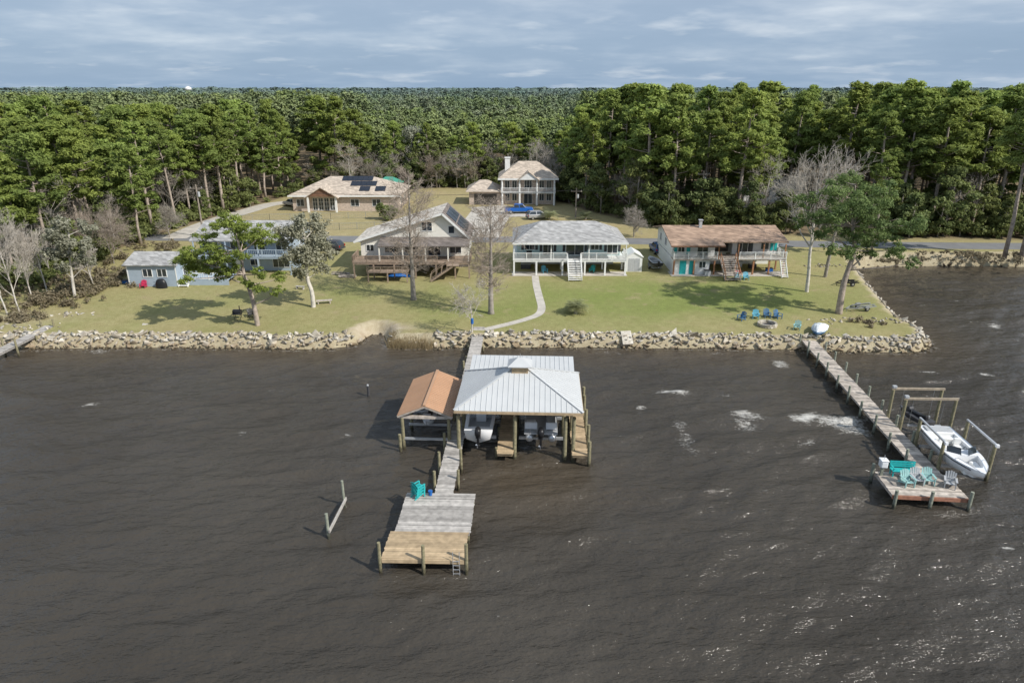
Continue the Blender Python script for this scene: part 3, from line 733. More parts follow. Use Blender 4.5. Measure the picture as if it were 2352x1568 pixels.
for (a,b,tp,sd_,lb) in ((262,605,462,34,'brownish leafless tree above the small blue cottage'),(390,545,455,35,'pale leafless tree left of the utility pole'),(1092,425,325,36,'wide grey leafless tree left of the two storey brick house'),(1005,430,335,37,'grey leafless tree behind the solar panel house'),(1455,545,470,38,'leafless bush between the aqua house and the brown roofed house')):
    p=G(a,b); H=atY(a,tp,p.y).z-p.z; tm,cm=bare_mesh(sd_,H,(13,7,6,4),.8,.35,.15,.18,bark_g,twig if sd_==34 else twig_g,(.5,.7))
    plant('bare_tree',lb,'tree',p,cm,tm,1,sd_)
q=G(945,425); k=[(945+rnd.uniform(-22,22),rnd.uniform(285,375),rnd.uniform(12,20)) for _ in range(12)]
px_tree('broadleaf_tree','tall silvery tree standing in the forest gap',q.y,[(945,425,.25),(945,370,.2),(945,320,.1),(945,290,.03)],k,f_silver,bark_w,34,.4,2,8,.9,(.06,.03),1)
q=G(885,505); k=[(885+rnd.uniform(-22,22),rnd.uniform(470,500),rnd.uniform(9,14)) for _ in range(10)]
px_tree('shrub','rounded green shrub at the corner of the solar panel house lawn',q.y,[(885,506,.12),(885,490,.08),(885,475,.04)],k,f_broad,bark_g,60,.3,1.2,15)
def palm(label,p,R,seed,n=34):
    rr=random.Random(seed); root=thing('palm',label,'palm',p); tb=MB().path([(0,0,-.2),(0,0,R*.35)],[.22,.16],9); V=[];Q=[];S_=[]
    for k in range(n):
        az=rr.uniform(0,6.28); el=rr.uniform(.05,1.35); L=R*rr.uniform(.8,1.1)
        pos=Vector((0,0,R*.3)); h=Vector((math.cos(az),math.sin(az),0)); sd_=Vector((-h.y,h.x,0)); m_=9
        for j in range(m_):
            f=j/(m_-1); e_=el-1.5*f*f
            pos=pos+(h*math.cos(e_)+Vector((0,0,1))*math.sin(e_))*L/m_
            w=R*.30*math.sin(math.pi*(.12+.85*f))
            for sg in (-1,1):
                tip=pos+sd_*sg*w+h*w*.45+Vector((0,0,-.12*w)); i0=len(V); ww=h*R*.035
                V+= [tuple(pos-ww),tuple(pos+ww),tuple(tip+ww*.3),tuple(tip-ww*.3)]; Q.append((i0,i0+1,i0+2,i0+3)); S_.append(rr.uniform(.2,1))
    link('trunk',tmesh(tb,bark_g),root); link('fronds',np_mesh('fronds',V,Q,f_palm,S_),root)
palm('small feathery palm on the lawn below the aqua house',G(1322,720),1.75,1,52)
palm('feathery palm left of the aqua house roof near the road',G(1262,505),2.3,2)
palm('feathery palm behind the aqua house roof ridge',G(1345,505),2.0,3)
V=[];Q=[];S_=[]
p0=at(893,792,.3); p1=at(992,795,.3)
for k in range(2200):
    u=rnd.random(); b=p0.lerp(p1,u)+Vector((rnd.uniform(-.3,.3),rnd.uniform(-.3,2.1),0)); b.z=.25+.35*(b.y-p0.y)*.6
    h=rnd.uniform(.25,.75); lx,ly=rnd.uniform(-.6,.6),rnd.uniform(-.5,.5); w=.025; i0=len(V)
    V+=[(b.x-w,b.y,b.z-.4),(b.x+w,b.y,b.z-.4),(b.x+lx*h+w*.3,b.y+ly*h,b.z+h),(b.x+lx*h-w*.3,b.y+ly*h,b.z+h)]; Q.append((i0,i0+1,i0+2,i0+3)); S_.append(rnd.random())
tag(link('reeds',np_mesh('reeds',V,Q,f_reed,S_)),'dry tan marsh grass in the shore gap left of the pier','grass',kind='stuff')

# ------------------------------------------------------------------ houses
def bxs(mb,axis_,pos,a0,a1,o0,o1,z0,z1):
    if axis_=='y': mb.box(a0,a1,pos-o1,pos-o0,z0,z1)
    elif axis_=='x+': mb.box(pos+o0,pos+o1,a0,a1,z0,z1)
    else: mb.box(pos-o1,pos-o0,a0,a1,z0,z1)
def window(par,a,pos,z,w,h,axis_='y',n=2,frame=None,name='window',rows=1):
    fr=MB(); T=.07
    bxs(fr,axis_,pos,a-w/2,a+w/2,-.02,.07,z,z+T); bxs(fr,axis_,pos,a-w/2,a+w/2,-.02,.07,z+h-T,z+h)
    bxs(fr,axis_,pos,a-w/2,a-w/2+T,-.02,.068,z+T,z+h-T); bxs(fr,axis_,pos,a+w/2-T,a+w/2,-.02,.068,z+T,z+h-T)
    for i in range(1,n): bxs(fr,axis_,pos,a-w/2+w*i/n-.03,a-w/2+w*i/n+.03,-.02,.064,z+T,z+h-T)
    for i in range(1,rows): bxs(fr,axis_,pos,a-w/2+T,a+w/2-T,-.02,.06,z+h*i/rows-.025,z+h*i/rows+.025)
    o=fr.build(name,frame or white,par)
    pn=MB(); bxs(pn,axis_,pos,a-w/2+.03,a+w/2-.03,.012,.03,z+.03,z+h-.03); pn.build('pane',glass,o)
    return o
def panel(par,name,mat,axis_,pos,a,z,w,h,o=.06):
    m=MB(); bxs(m,axis_,pos,a-w/2,a+w/2,-.01,o,z,z+h); return m.build(name,mat,par)
def railing(par,p,q,h=1.0,mat=None,step=.16,post=2.0,name='railing'):
    p=Vector(p);q=Vector(q);L=(q-p).length; d=(q-p)/L; m=MB(); up=Vector((0,0,1))
    m.beam(p+up*h,q+up*h,.09,.06); m.beam(p+up*.12,q+up*.12,.05,.06)
    for i in range(int(L/step)+1):
        s=p+d*min(L,i*step); m.beam(s+up*.12,s+up*h,.035,.035)
    k=max(1,round(L/post))
    for i in range(k+1):
        s=p+d*L*i/k; m.beam(s,s+up*(h+.06),.1,.1)
    return m.build(name,mat or white,par)
def stairs(par,x0,x1,ytop,ybot,ztop,mat,n=11,rail=None,axis_='y'):
    m=MB()
    for i in range(n):
        f=(i+.5)/n; y=ytop+(ybot-ytop)*f; z=ztop*(1-(i+1)/(n+1)); r=abs(ybot-ytop)/n
        if axis_=='y': m.box(x0,x1,y-r/2,y+r/2+.03,z-.05,z)
        else: m.box(y-r/2,y+r/2+.03,x0,x1,z-.05,z)
    for xx in (x0,x1):
        if axis_=='y': m.beam((xx,ytop,ztop-.1),(xx,ybot,.05),.06,.26)
        else: m.beam((ytop,xx,ztop-.1),(ybot,xx,.05),.06,.26)
    o=m.build('stairs',mat,par)
    if rail:
        for xx in (x0,x1):
            r_=MB()
            P0=Vector((xx,ytop,ztop)) if axis_=='y' else Vector((ytop,xx,ztop)); P1=Vector((xx,ybot,.1)) if axis_=='y' else Vector((ybot,xx,.1))
            r_.beam(P0+Vector((0,0,.95)),P1+Vector((0,0,.95)),.07,.07)
            for f in (0,.25,.5,.75,1): s=P0.lerp(P1,f); r_.beam(s,s+Vector((0,0,.98)),.08,.08)
            r_.build('handrail',rail,o)
    return o
def wall(par,x0,x1,y0,y1,z0,z1,mat,name='wall'): return MB().box(x0,x1,y0,y1,z0,z1).build(name,mat,par)
def posts(par,lst,y,z0,z1,w,mat,name='post'):
    for x in lst: MB().box(x-w/2,x+w/2,y-w/2,y+w/2,z0,z1).build(name,mat,par)
def gable_x(par,x0,x1,y0,y1,z0,h,mat,th=.16,yr=None,name='roof'):
    yr=(y0+y1)/2 if yr is None else yr
    m=MB(); m.slab([(x0,y0,z0),(x1,y0,z0),(x1,yr,z0+h),(x0,yr,z0+h)],th); m.slab([(x0,yr,z0+h),(x1,yr,z0+h),(x1,y1,z0),(x0,y1,z0)],th)
    return m.build(name,mat,par)
def crate_stack(label,loc,mat,sx,sy,sz,name='storage_bin',cat='bin'):
    r_=thing(name,label,cat,loc); MB().box(-sx,sx,-sy,sy,0,sz).build('body',mat,r_,bev=.03); MB().box(-sx-.03,sx+.03,-sy-.03,sy+.03,sz,sz+.06).build('lid',dark if mat is not dark else greypl,r_,bev=.02)
def adirondack(label,loc,rz,mat,group=None,sc=1):
    r_=thing('garden_chair',label,'chair',loc,rz,group,sc)
    m=MB()
    for i in range(5): m.beam((-.27,-.28+.125*i,.36-.03*i),(.27,-.28+.125*i,.36-.03*i),.115,.025)
    m.build('seat',mat,r_)
    m=MB()
    for i in range(5):
        x=-.24+.12*i; h=.98-.04*abs(i-2)**1.5; m.beam((x,.25,.26),(x*1.15,.52,h),.105,.022)
    m.beam((-.27,.33,.5),(.27,.33,.5),.06,.03); m.build('backrest',mat,r_)
    for s in (-1,1):
        MB().beam((s*.33,-.36,.58),(s*.33,.38,.55),.13,.025).build('armrest',mat,r_)
        MB().beam((s*.31,-.32,0),(s*.31,-.32,.57),.05,.09).build('leg',mat,r_)
        MB().beam((s*.29,.55,0.02),(s*.29,-.32,.36),.04,.09).beam((s*.31,.3,.12),(s*.31,.34,.55),.05,.08).build('leg',mat,r_)
    return r_
# aqua house
p0=G(1308,633); H=thing('stilt_house','pale aqua house raised on posts with white balcony and grey hip roof','house',p0)
wall(H,-7.3,7.3,2.9,9.9,2.17,4.55,aqua)
wall(H,-6.6,6.9,6.2,9.6,0,2.1,whitesid,'lower_wall')
m=MB().planks(-7.85,7.85,0,2.9,2.17,'x'); m.box(-7.8,7.8,.05,9.9,1.93,2.12); m.build('balcony_floor',white,H)
posts(H,(-7.7,-4.6,-1.0,2.1,4.9,7.7),.15,0,1.93,.22,white); posts(H,(-7.7,-4.6,-1.0,2.1,4.9,7.7),3.2,0,1.93,.22,white)
posts(H,(-7.7,-2.6,2.6,7.7),.12,2.17,4.5,.13,white,'roof_post')
railing(H,(-7.8,.06,2.17),(-.5,.06,2.17)); railing(H,(1.6,.06,2.17),(7.8,.06,2.17)); railing(H,(-7.8,.1,2.17),(-7.8,2.8,2.17)); railing(H,(7.8,.1,2.17),(7.8,2.8,2.17))
r=MB().hip(-7.9,7.9,-.3,10.5,4.5,2.2,4.1,.16).build('roof',sh_grey,H)
MB().box(-7.92,7.92,-.34,-.305,4.42,4.66).build('fascia',white,H)
for (x,w,hh) in ((-5.5,1.5,1.25),(-2.9,1.5,2.0),(.9,2.6,2.0),(3.7,1.2,1.25),(6.2,1.5,1.9)):
    window(H,x,2.9,4.25-hh,w,hh,n=2,name='window' if hh<1.5 else 'glass_door')
    for s in (-1,1): panel(H,'shutter',dark,'y',2.9,x+s*(w/2+.24),4.25-min(hh,1.5),.36,min(hh,1.5),.05)
window(H,6,7.3,2.9,1.2,1.2,'x+'); window(H,-3,6.2,.9,1.5,1.0); panel(H,'door',white,'y',6.2,3.0,0,.95,2.0); window(H,5,6.2,.9,1.2,1.0)
stairs(H,-.35,1.45,0,-2.9,2.17,white,11,white)
MB().hip(-.35,.35,-.35,.35,6.1,.6,.3).build('roof_vent',dark,r).location=(-2,5.6,0)
pt=MB().box(-8,8,-.2,6.2,.0,.05).build('patio',concrete); pt.location=p0; tag(pt,'concrete patio slab beneath the aqua house','patio',kind='structure')
adirondack('light blue chair in the shade under the aqua house balcony, left of its stairs',p0+Vector((-3.4,1.4,.05)),.3,cyanchair)
adirondack('teal chair in the shade under the aqua house balcony, right of its stairs',p0+Vector((3.3,1.6,.05)),-.4,teal)
crate_stack('dark storage box under the left end of the aqua house balcony',p0+Vector((-6.0,3.8,.05)),dark,.7,.4,.7,'storage_box','box')
p=p0+Vector((-5.6,1.1,2.18)); g_=thing('grill','small dark grill standing on the aqua house balcony','grill',p); MB().box(-.4,.4,-.25,.25,.1,.8).build('cabinet',dark,g_,bev=.03); MB().path([(-.38,0,.85),(.38,0,.85)],[.26,.26],12).build('lid',black,g_)
# metal shed
p=G(1455,624); Sd=thing('garden_shed','small white metal shed between the aqua house and the brown roofed house','shed',p)
wall(Sd,-1.15,1.15,0,3.2,0,2.2,white); m=MB()
m.slab([(-1.3,-.1,2.12),(0,-.1,2.85),(0,3.3,2.85),(-1.3,3.3,2.12)],.08); m.slab([(0,-.1,2.85),(1.3,-.1,2.12),(1.3,3.3,2.12),(0,3.3,2.85)],.08); m.build('roof',white,Sd)
MB().poly([(-1.15,0,2.2),(1.15,0,2.2),(0,0,2.8)]).build('gable',white,Sd)
for s in (-1,1): panel(Sd,'door',greypl,'y',0,s*.42,.1,.78,1.8,.03)
# brown roofed house
p0=G(1672,632); H=thing('stilt_house','white house with brown shingle roof, orange posts and twin stairs by the lagoon','house',p0)
wall(H,-7.6,-1.7,1.6,12,2.25,4.5,whitesid); wall(H,-7.6,-2.6,.4,12,0,2.1,whitesid,'lower_wall')
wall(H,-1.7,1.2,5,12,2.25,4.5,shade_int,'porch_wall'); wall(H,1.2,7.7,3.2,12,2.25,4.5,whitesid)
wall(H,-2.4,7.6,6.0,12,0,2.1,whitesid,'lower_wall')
MB().planks(-7.75,-1.6,0,1.6,2.25).box(-7.7,-1.6,.05,1.6,2.05,2.2).build('balcony_floor',grey_wood2,H)
MB().planks(-1.6,7.8,-.1,3.2,2.25).box(-1.6,7.75,0,3.2,2.05,2.2).build('deck_floor',grey_wood2,H)
railing(H,(-7.7,.05,2.25),(-1.7,.05,2.25)); railing(H,(1.3,-.05,2.25),(7.75,-.05,2.25)); railing(H,(-7.7,.1,2.25),(-7.7,1.5,2.25)); railing(H,(7.75,0,2.25),(7.75,3.1,2.25))
orange=M('stained_post',(.34,.17,.09),.8,.2,3)
posts(H,(-7.6,-4.8,-2.0,.95,3.4,5.6,7.6),.15,0,2.05,.2,orange); posts(H,(1.3,4.5,7.6),3.0,0,2.05,.18,orange); posts(H,(-1.55,1.15,4.6,7.6),.2,2.25,4.3,.15,orange,'roof_post')
m=MB(); m.slab([(-8.3,-.5,4.25),(-.9,-.5,4.25),(-.9,6.6,5.75),(-8.3,6.6,5.75)],.16); m.slab([(-.9,.8,4.52),(8.2,.8,4.52),(8.2,6.6,5.75),(-.9,6.6,5.75)],.16); m.slab([(-8.3,6.6,5.75),(8.2,6.6,5.75),(8.2,13,4.4),(-8.3,13,4.4)],.16)
r=m.build('roof',sh_brown,H)
MB().box(-8.3,-.9,-.56,-.505,4.05,4.27).build('fascia',rust,H)
mg=MB()
for x in (-7.58,7.68): mg.poly([(x,1.6,4.5),(x,12,4.5),(x,6.6,5.6)])
mg.build('gable',whitesid,H)
MB().box(-3.1,-2.7,5.6,6.0,5.3,6.6).box(-3.2,-2.6,5.5,6.1,6.6,6.7).build('chimney',greypl,r)
for (x,w) in ((-6.4,1.0),(-3.4,1.6)): window(H,x,1.6,2.9 if w<1.3 else 2.3,w,1.2 if w<1.3 else 1.95)
panel(H,'shutter',teal,'y',1.6,-5.4,2.6,.5,1.6); panel(H,'shutter',teal,'y',1.6,-7.2,2.6,.4,1.6)
window(H,3.0,3.2,2.35,2.4,1.9,n=3,name='glass_door'); window(H,5.8,3.2,2.9,1.2,1.2); panel(H,'shutter',teal,'y',3.2,6.8,2.8,.4,1.4); panel(H,'shutter',teal,'y',3.2,7.35,2.8,.4,1.4)
panel(H,'door',teal,'y',.4,-6.3,0,.9,2.0); panel(H,'door',teal,'y',.4,-5.0,0,.8,2.0); window(H,-3.6,.4,.9,1.0,1.0); window(H,2,6,.8,1.6,1.1); panel(H,'door',white,'y',6,5,0,.9,2)
window(H,6,-7.6,2.9,1.3,1.2,'x-'); window(H,9.5,-7.6,2.9,1.0,1.2,'x-')
stairs(H,-1.3,.75,-.1,-3.1,2.25,grey_wood2,11,orange); stairs(H,6.9,7.7,-.1,-1.6,2.25,white,10)
pt=MB().box(-8,8,-.6,6,.0,.05).build('patio',concrete); pt.location=p0; tag(pt,'concrete slab beneath the brown roofed house','patio',kind='structure')
crate_stack('white chest freezer under the deck of the brown roofed house, right of its stairs',p0+Vector((2.6,4.6,.05)),white,.7,.35,.85,'chest_freezer','freezer')
crate_stack('dark storage bin under the right deck of the brown roofed house',p0+Vector((4.6,3.8,.05)),dark,.5,.35,.6)
crate_stack('blue cooler under the right deck of the brown roofed house',p0+Vector((6.4,2.0,.05)),bluetarp,.45,.3,.45,'cooler','cooler')
crate_stack('red cooler beside the stairs of the brown roofed house',p0+Vector((1.7,1.2,.05)),red,.4,.3,.45,'cooler','cooler')
crate_stack('grey bin in front of the left wall of the brown roofed house',p0+Vector((-3.0,-.2,.05)),greypl,.4,.35,.7)
# cream gabled house
p0=G(952,640); H=thing('gabled_house','big cream house with a wide lopsided gable, porch roof and brown wooden decks','house',p0)
ez,ax_,az=4.55,3.7,8.35; rx=7.6
mw=MB(); mw.prism([(-7.9,2.2),(7.2,2.2),(7.2,5.0),(ax_,az-.25),(-7.9,ez+.05)],4.0,12.2,'y'); mw.build('wall',tansid,H)
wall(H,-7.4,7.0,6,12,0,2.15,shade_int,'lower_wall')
m=MB(); m.slab([(-8.7,3.4,ez-.12),(ax_,3.4,az),(ax_,12.8,az),(-8.7,12.8,ez-.12)],.2); m.build('roof',sh_beige,H)
m=MB(); m.slab([(ax_,3.4,az),(rx,3.4,4.75),(rx,12.8,4.75),(ax_,12.8,az)],.2); r2=m.build('roof',sh_dark,H,label='steep dark right roof slope')
m=MB(); m.beam((-8.75,3.36,ez-.22),(ax_,3.36,az-.1),.06,.28); m.beam((ax_,3.36,az-.1),(rx+.05,3.36,4.65),.06,.28); m.build('fascia',white,H)
dx,dz=(rx-ax_),(4.75-az)
for i in range(2):
    for j in range(3):
        f0_,f1_=.12+.38*i,.46+.38*i; y0_=5.2+2.2*j
        q=[(ax_+dx*f0_,y0_,az+dz*f0_+.1),(ax_+dx*f1_,y0_,az+dz*f1_+.1),(ax_+dx*f1_,y0_+2,az+dz*f1_+.1),(ax_+dx*f0_,y0_+2,az+dz*f0_+.1)]
        MB().slab(q,.05).build('solar_panel',solar,r2)
MB().slab([(-5.0,.9,4.3),(7.5,.9,4.3),(7.5,4.0,4.95),(-5.0,4.0,4.95)],.14).build('porch_roof',sh_dark,H)
MB().planks(-8.4,7.7,0,4,2.2).box(-8.3,7.6,.05,4,1.95,2.15).build('deck_floor',brownwood,H)
posts(H,(-8.2,-5.5,-2.7,.2,3.0,5.6,7.5),.15,0,1.95,.18,brownwood); posts(H,(-4.8,-1.6,1.5,4.6,7.4),1.1,2.2,4.25,.16,tansid,'roof_post')
for a_,b_ in (((-8.3,.06,2.2),(3.2,.06,2.2)),((5.6,.06,2.2),(7.65,.06,2.2)),((-8.3,.1,2.2),(-8.3,3.9,2.2)),((7.65,.1,2.2),(7.65,3.9,2.2))): railing(H,a_,b_,.95,brownwood)
window(H,-3.6,4,2.7,2.0,1.3,n=3); window(H,-.6,4,2.7,2.4,1.3,n=3); window(H,2.4,4,2.3,1.8,1.8,n=2,name='glass_door'); window(H,5.4,4,2.6,1.7,1.4)
window(H,1.5,4,5.75,1.5,1.35); window(H,-6.6,4,2.9,1.1,1.0); window(H,4.9,4,5.4,.9,1.1,n=1)
window(H,7,7.2,2.7,1.4,1.2,'x+'); window(H,10,7.2,2.7,1.4,1.2,'x+')
stairs(H,-1.6,-.2,5.4,2.4,2.2,brownwood,11,brownwood,'x')
MB().planks(4.6,6.2,-1.7,0,2.2).box(4.6,6.2,-1.6,0,2.05,2.15).build('landing',brownwood,H)
MB().planks(-6.0,-.6,-2.0,-.1,1.35).build('deck_floor',brownwood,H); posts(H,(-5.9,-3.3,-.7),-1.9,0,1.3,.16,brownwood); railing(H,(-6,-1.95,1.35),(-.6,-1.95,1.35),.8,brownwood)
panel(H,'door',white,'y',6,4.5,0,.9,2.0); window(H,-4,6,.7,1.6,1.1)
tp=MB(); pr=random.Random(4); n_=8
gr=[[(-1.6+3.2*i/n_,-.7+1.4*j/5,.75*math.sin(math.pi*(i+.3)/(n_+.6))*math.sin(math.pi*(j+.5)/6)*pr.uniform(.7,1.1)) for i in range(n_+1)] for j in range(6)]
tp.add([v_ for r_ in gr for v_ in r_],[(j*(n_+1)+i,j*(n_+1)+i+1,(j+1)*(n_+1)+i+1,(j+1)*(n_+1)+i) for j in range(5) for i in range(n_)])
o=tp.build('tarp_heap',bluetarp,smooth=True); o.location=p0+Vector((-2.3,1.3,0)); tag(o,'crumpled blue tarp over a heap under the cream house deck','tarp')
for k,(dx_,dy_) in enumerate(((-9.4,.5),(-10.6,2.2))):
    m=MB(); q_=random.Random(k)
    for j in range(9): m.beam((q_.uniform(-1.3,-.8),q_.uniform(-.4,.4),.06+.07*j*.6),(q_.uniform(.7,1.4),q_.uniform(-.4,.4),.06+.07*j*.6),.14,.06)
    o=m.build('lumber_pile',grey_wood2); o.location=p0+Vector((dx_,dy_,0)); tag(o,['grey lumber pile at the left foot of the cream house','smaller lumber pile further behind the cream house'][k],'lumber')
# blue grey house
p0=G(560,632); H=thing('two_storey_house','blue grey two level house with a long balcony behind the leaning pine','house',p0)
wall(H,-6.6,6.6,2.4,11,0,5.0,bluesid); gable_x(H,-7.1,7.1,.4,12.4,4.75,1.75,sh_grey)
mg=MB()
for x in (-6.58,6.58): mg.poly([(x,2.4,5.0),(x,11,5.0),(x,6.4,6.3)])
mg.build('gable',bluesid,H)
MB().planks(-6.8,6.8,0,2.4,2.55).box(-6.75,6.75,.05,2.4,2.3,2.5).build('balcony_floor',bluesid,H)
posts(H,(-6.6,-2.2,2.2,6.6),.12,0,2.3,.18,bluesid); posts(H,(-6.6,-2.2,2.2,6.6),.5,2.55,4.75,.15,bluesid,'roof_post')
railing(H,(-6.75,.06,2.55),(6.75,.06,2.55),1.0,bluesid,.25)
for x in (-4.8,-1.5,1.8,4.9): window(H,x,2.4,2.9,1.6,1.5)
window(H,4.6,2.4,.5,2.4,1.5,n=3); window(H,.9,2.4,.8,1.4,1.2); panel(H,'door',white,'y',2.4,-1.4,0,.95,2.0); window(H,-4.6,2.4,.6,1.8,1.3)
window(H,6,6.6,.8,1.4,1.2,'x+'); window(H,6,6.6,3,1.4,1.2,'x+')
# cottage
p0=G(355,658); H=thing('cottage','small blue grey cottage with two windows at the left end of the lawn','cottage',p0)
wall(H,-3.3,3.2,0,4.6,0,3.0,bluesid); m=MB(); m.slab([(-3.6,-.4,2.95),(3.5,-.4,2.95),(3.5,3.2,4.0),(-3.6,3.2,4.0)],.14); m.slab([(-3.6,3.2,4.0),(3.5,3.2,4.0),(3.5,5.2,3.3),(-3.6,5.2,3.3)],.14); m.build('roof',sh_grey,H)
mg=MB()
for x in (-3.28,3.18): mg.poly([(x,0,3.0),(x,4.6,3.0),(x,4.6,3.4),(x,3.2,3.9)])
mg.build('gable',bluesid,H)
window(H,-.6,0,1.3,1.3,1.1); window(H,1.3,0,1.3,1.3,1.1); panel(H,'trim',white,'y',0,-3.2,0,.14,2.9,.03); panel(H,'trim',white,'y',0,3.12,0,.14,2.9,.03)
MB().planks(3.25,9.6,.6,4.2,.75).build('deck_floor',bluesid,H); MB().box(3.25,9.6,.62,.7,.02,.7).build('deck_skirt',bluesid,H)
railing(H,(4.6,.65,.75),(9.5,.65,.75),.9,white,.3); stairs(H,3.3,4.5,.6,-.3,.8,white,3); window(H,2.3,3.2,.9,1.0,1.2,'x+')
# brick house with solar panels
p0=G(795,485); H=thing('brick_house','single storey pale brick house with black solar panels on its tan roof','house',p0)
wall(H,-11,11,0,14,0,3.2,brick)
r=MB().hip(-11.7,11.7,-.8,15,3.15,3.2,7.2,.18).build('roof',sh_tan,H)
MB().box(-11.72,11.72,-.85,-.81,3.05,3.36).build('fascia',white,H)
m=MB().prism([(-7.6,3.2),(-1.4,3.2),(-4.5,5.0)],-1.6,2.5,'y'); m.build('gable',rust,H)
m=MB(); m.slab([(-8.1,-1.9,3.0),(-4.5,-1.9,5.15),(-4.5,4.5,5.15),(-8.1,4.5,3.0)],.14); m.slab([(-4.5,-1.9,5.15),(-.9,-1.9,3.0),(-.9,4.5,3.0),(-4.5,4.5,5.15)],.14); m.build('entry_roof',sh_tan,H)
posts(H,(-7.4,-1.6),-1.4,0,3.2,.35,white,'column')
for x in (-6.3,-5.1,-3.9,-2.7): window(H,x,0,.15,1.05,2.6,n=2,name='glass_door',rows=3)
window(H,-9.4,0,1.0,1.6,1.5); window(H,2.0,0,1.0,1.8,1.5); window(H,6.5,0,1.0,1.8,1.5); window(H,4,11,1.0,1.6,1.4,'x+'); window(H,9,11,1.0,1.6,1.4,'x+')
sl_=(3.2-.18)/7.9
def sp_on(x,yy): return (x,yy,3.15+.18+(yy+.8)*sl_+.09)
for (x,y) in [(x,5.2) for x in (-1.6,-.5,.6,1.7,2.8,3.9)]+[(x,3.1) for x in (.6,1.7,2.8,3.9,5.0)]+[(x,1.0) for x in (2.8,3.9,6.1,7.2)]:
    MB().slab([sp_on(x,y-.1),sp_on(x+1.06,y-.1),sp_on(x+1.06,y+1.8),sp_on(x,y+1.8)],.05).build('solar_panel',solar,r)
Sd=thing('shed','little shed with a green metal roof behind the solar panel house','shed',((890-1176)*166/1597,166,2.0)); wall(Sd,-2.6,2.6,0,5,0,2.6,brick); MB().hip(-3.1,3.1,-.5,5.5,2.6,1.6,2.2,.12).build('roof',greenroof,Sd)
panel(Sd,'door',white,'y',0,0,0,1.2,2.1)
# two storey brick house
p0=G(1213,472); H=thing('brick_house','two storey brick house with white columns, balcony and white chimney','house',p0)
wall(H,-6.0,6.0,1.6,11,0,5.7,brick)
r=MB().hip(-6.6,6.6,-.2,11.8,5.65,3.3,4.6,.18).build('roof',sh_tan,H)
MB().box(-6.62,6.62,-.25,-.21,5.5,5.84).build('fascia',white,H)
MB().planks(-6.0,6.0,-.1,1.6,2.85).box(-5.95,5.95,0,1.6,2.6,2.8).build('balcony_floor',white,H)
railing(H,(-5.9,-.05,2.85),(5.9,-.05,2.85),.95,white,.2)
for x in (-5.7,-1.9,1.9,5.7): MB().path([(x,0.1,0),(x,0.1,2.6)],[.24,.2],12).path([(x,.1,2.85),(x,.1,5.65)],[.22,.18],12).build('column',white,H)
MB().prism([(-2.1,5.6),(2.1,5.6),(0,7.2)],-.6,2,'y').build('gable',white,H)
m=MB(); m.slab([(-2.5,-.8,5.5),(0,-.8,7.4),(0,4.5,7.4),(-2.5,4.5,5.5)],.12); m.slab([(0,-.8,7.4),(2.5,-.8,5.5),(2.5,4.5,5.5),(0,4.5,7.4)],.12); m.build('entry_roof',sh_tan,H)
for x in (-4.6,-3.0,3.0,4.6): window(H,x,1.6,3.4,1.1,1.8); window(H,x,1.6,.8,1.1,1.6)
window(H,0,1.6,3.3,1.7,2.0,n=3); window(H,0,1.6,.1,1.9,2.4,n=2,name='door'); window(H,5,-6,3.3,1,1.5,'x-')
MB().box(-5.1,-4.0,5.0,6.0,5,9.6).box(-5.2,-3.9,4.9,6.1,9.6,9.8).build('chimney',white,r)
wall(H,-13,-6.05,1.0,9.5,0,2.9,brick,'garage_wall'); MB().hip(-13.7,-6.0,.2,10.2,2.85,2.1,3.0,.16).build('garage_roof',sh_tan,H)
panel(H,'dark_garage_opening',shade_int,'y',1.0,-9.4,0,5.0,2.4,.03)  # dark panel painted as the shade inside the open garage doorway
p=Vector(((1770-1176)*141/1573,141,2.0)); H=thing('woodland_house','pale house half hidden by trees across the road on the right','house',p)
wall(H,-6,6,0,8,0,5.2,whitesid); gable_x(H,-6.5,6.5,-.6,8.6,5.0,2,sh_grey); MB().planks(-6,6,-2.2,0,2.6).build('balcony_floor',grey_wood,H); posts(H,(-5.9,-2,2,5.9),-2.1,0,2.6,.16,white); railing(H,(-6,-2.15,2.6),(6,-2.15,2.6))
for x in (-4,-1.3,1.5,4.2): window(H,x,0,3.1,1.3,1.4); window(H,x,0,.8,1.3,1.3)
Y_=1500; q=atY(432,204,Y_); T=thing('water_tower','tiny white water tower on the forest horizon at left','water tower',(q.x,Y_,2)); hz=q.z-2
MB().path([(0,0,hz-4),(0,0,hz-2),(0,0,hz+2),(0,0,hz+4.5)],[3.5,6.5,6.5,1.5],16).build('tank',white,T,True)
for a in range(5): c_,s_=math.cos(a*1.2566)*5,math.sin(a*1.2566)*5; MB().tube((c_*1.3,s_*1.3,0),(c_,s_,hz-2),.5,.4).build('leg',greypl,T)

# ------------------------------------------------------------------ docks
def pile(par,x,y,z1,r=.13,mat=None,z0=-1.5,name='piling'):
    return MB().path([(x,y,z0),(x+rnd.uniform(-.04,.04),y+rnd.uniform(-.04,.04),z1)],[r*1.08,r],10).build(name,mat or pile_wood,par)
DZ=.9
pA=Vector((-4.52,38.95,0)); yw=math.atan2(-(.86),32.0)
D=thing('pier','long grey plank pier from the lawn to a square end platform','pier',pA,yw)
m=MB().planks(-.62,.62,0,29.0,DZ)
for x in (-.5,.5): m.box(x-.04,x+.04,0,29,DZ-.25,DZ-.05)
m.build('walkway',grey_wood,D)
m=MB(); nr=26
for i in range(nr):
    y0_=29+3.6*i/nr; z_=DZ+.42*(i+.5)/nr; m.box(-.62+rnd.uniform(-.03,.03),.62+rnd.uniform(-.03,.03),y0_+.006,y0_+3.6/nr-.006,z_-.045,z_)
for x in (-.5,.5): m.beam((x,29,DZ-.12),(x,32.6,DZ+.3),.08,.16)
m.build('ramp',grey_wood,D)
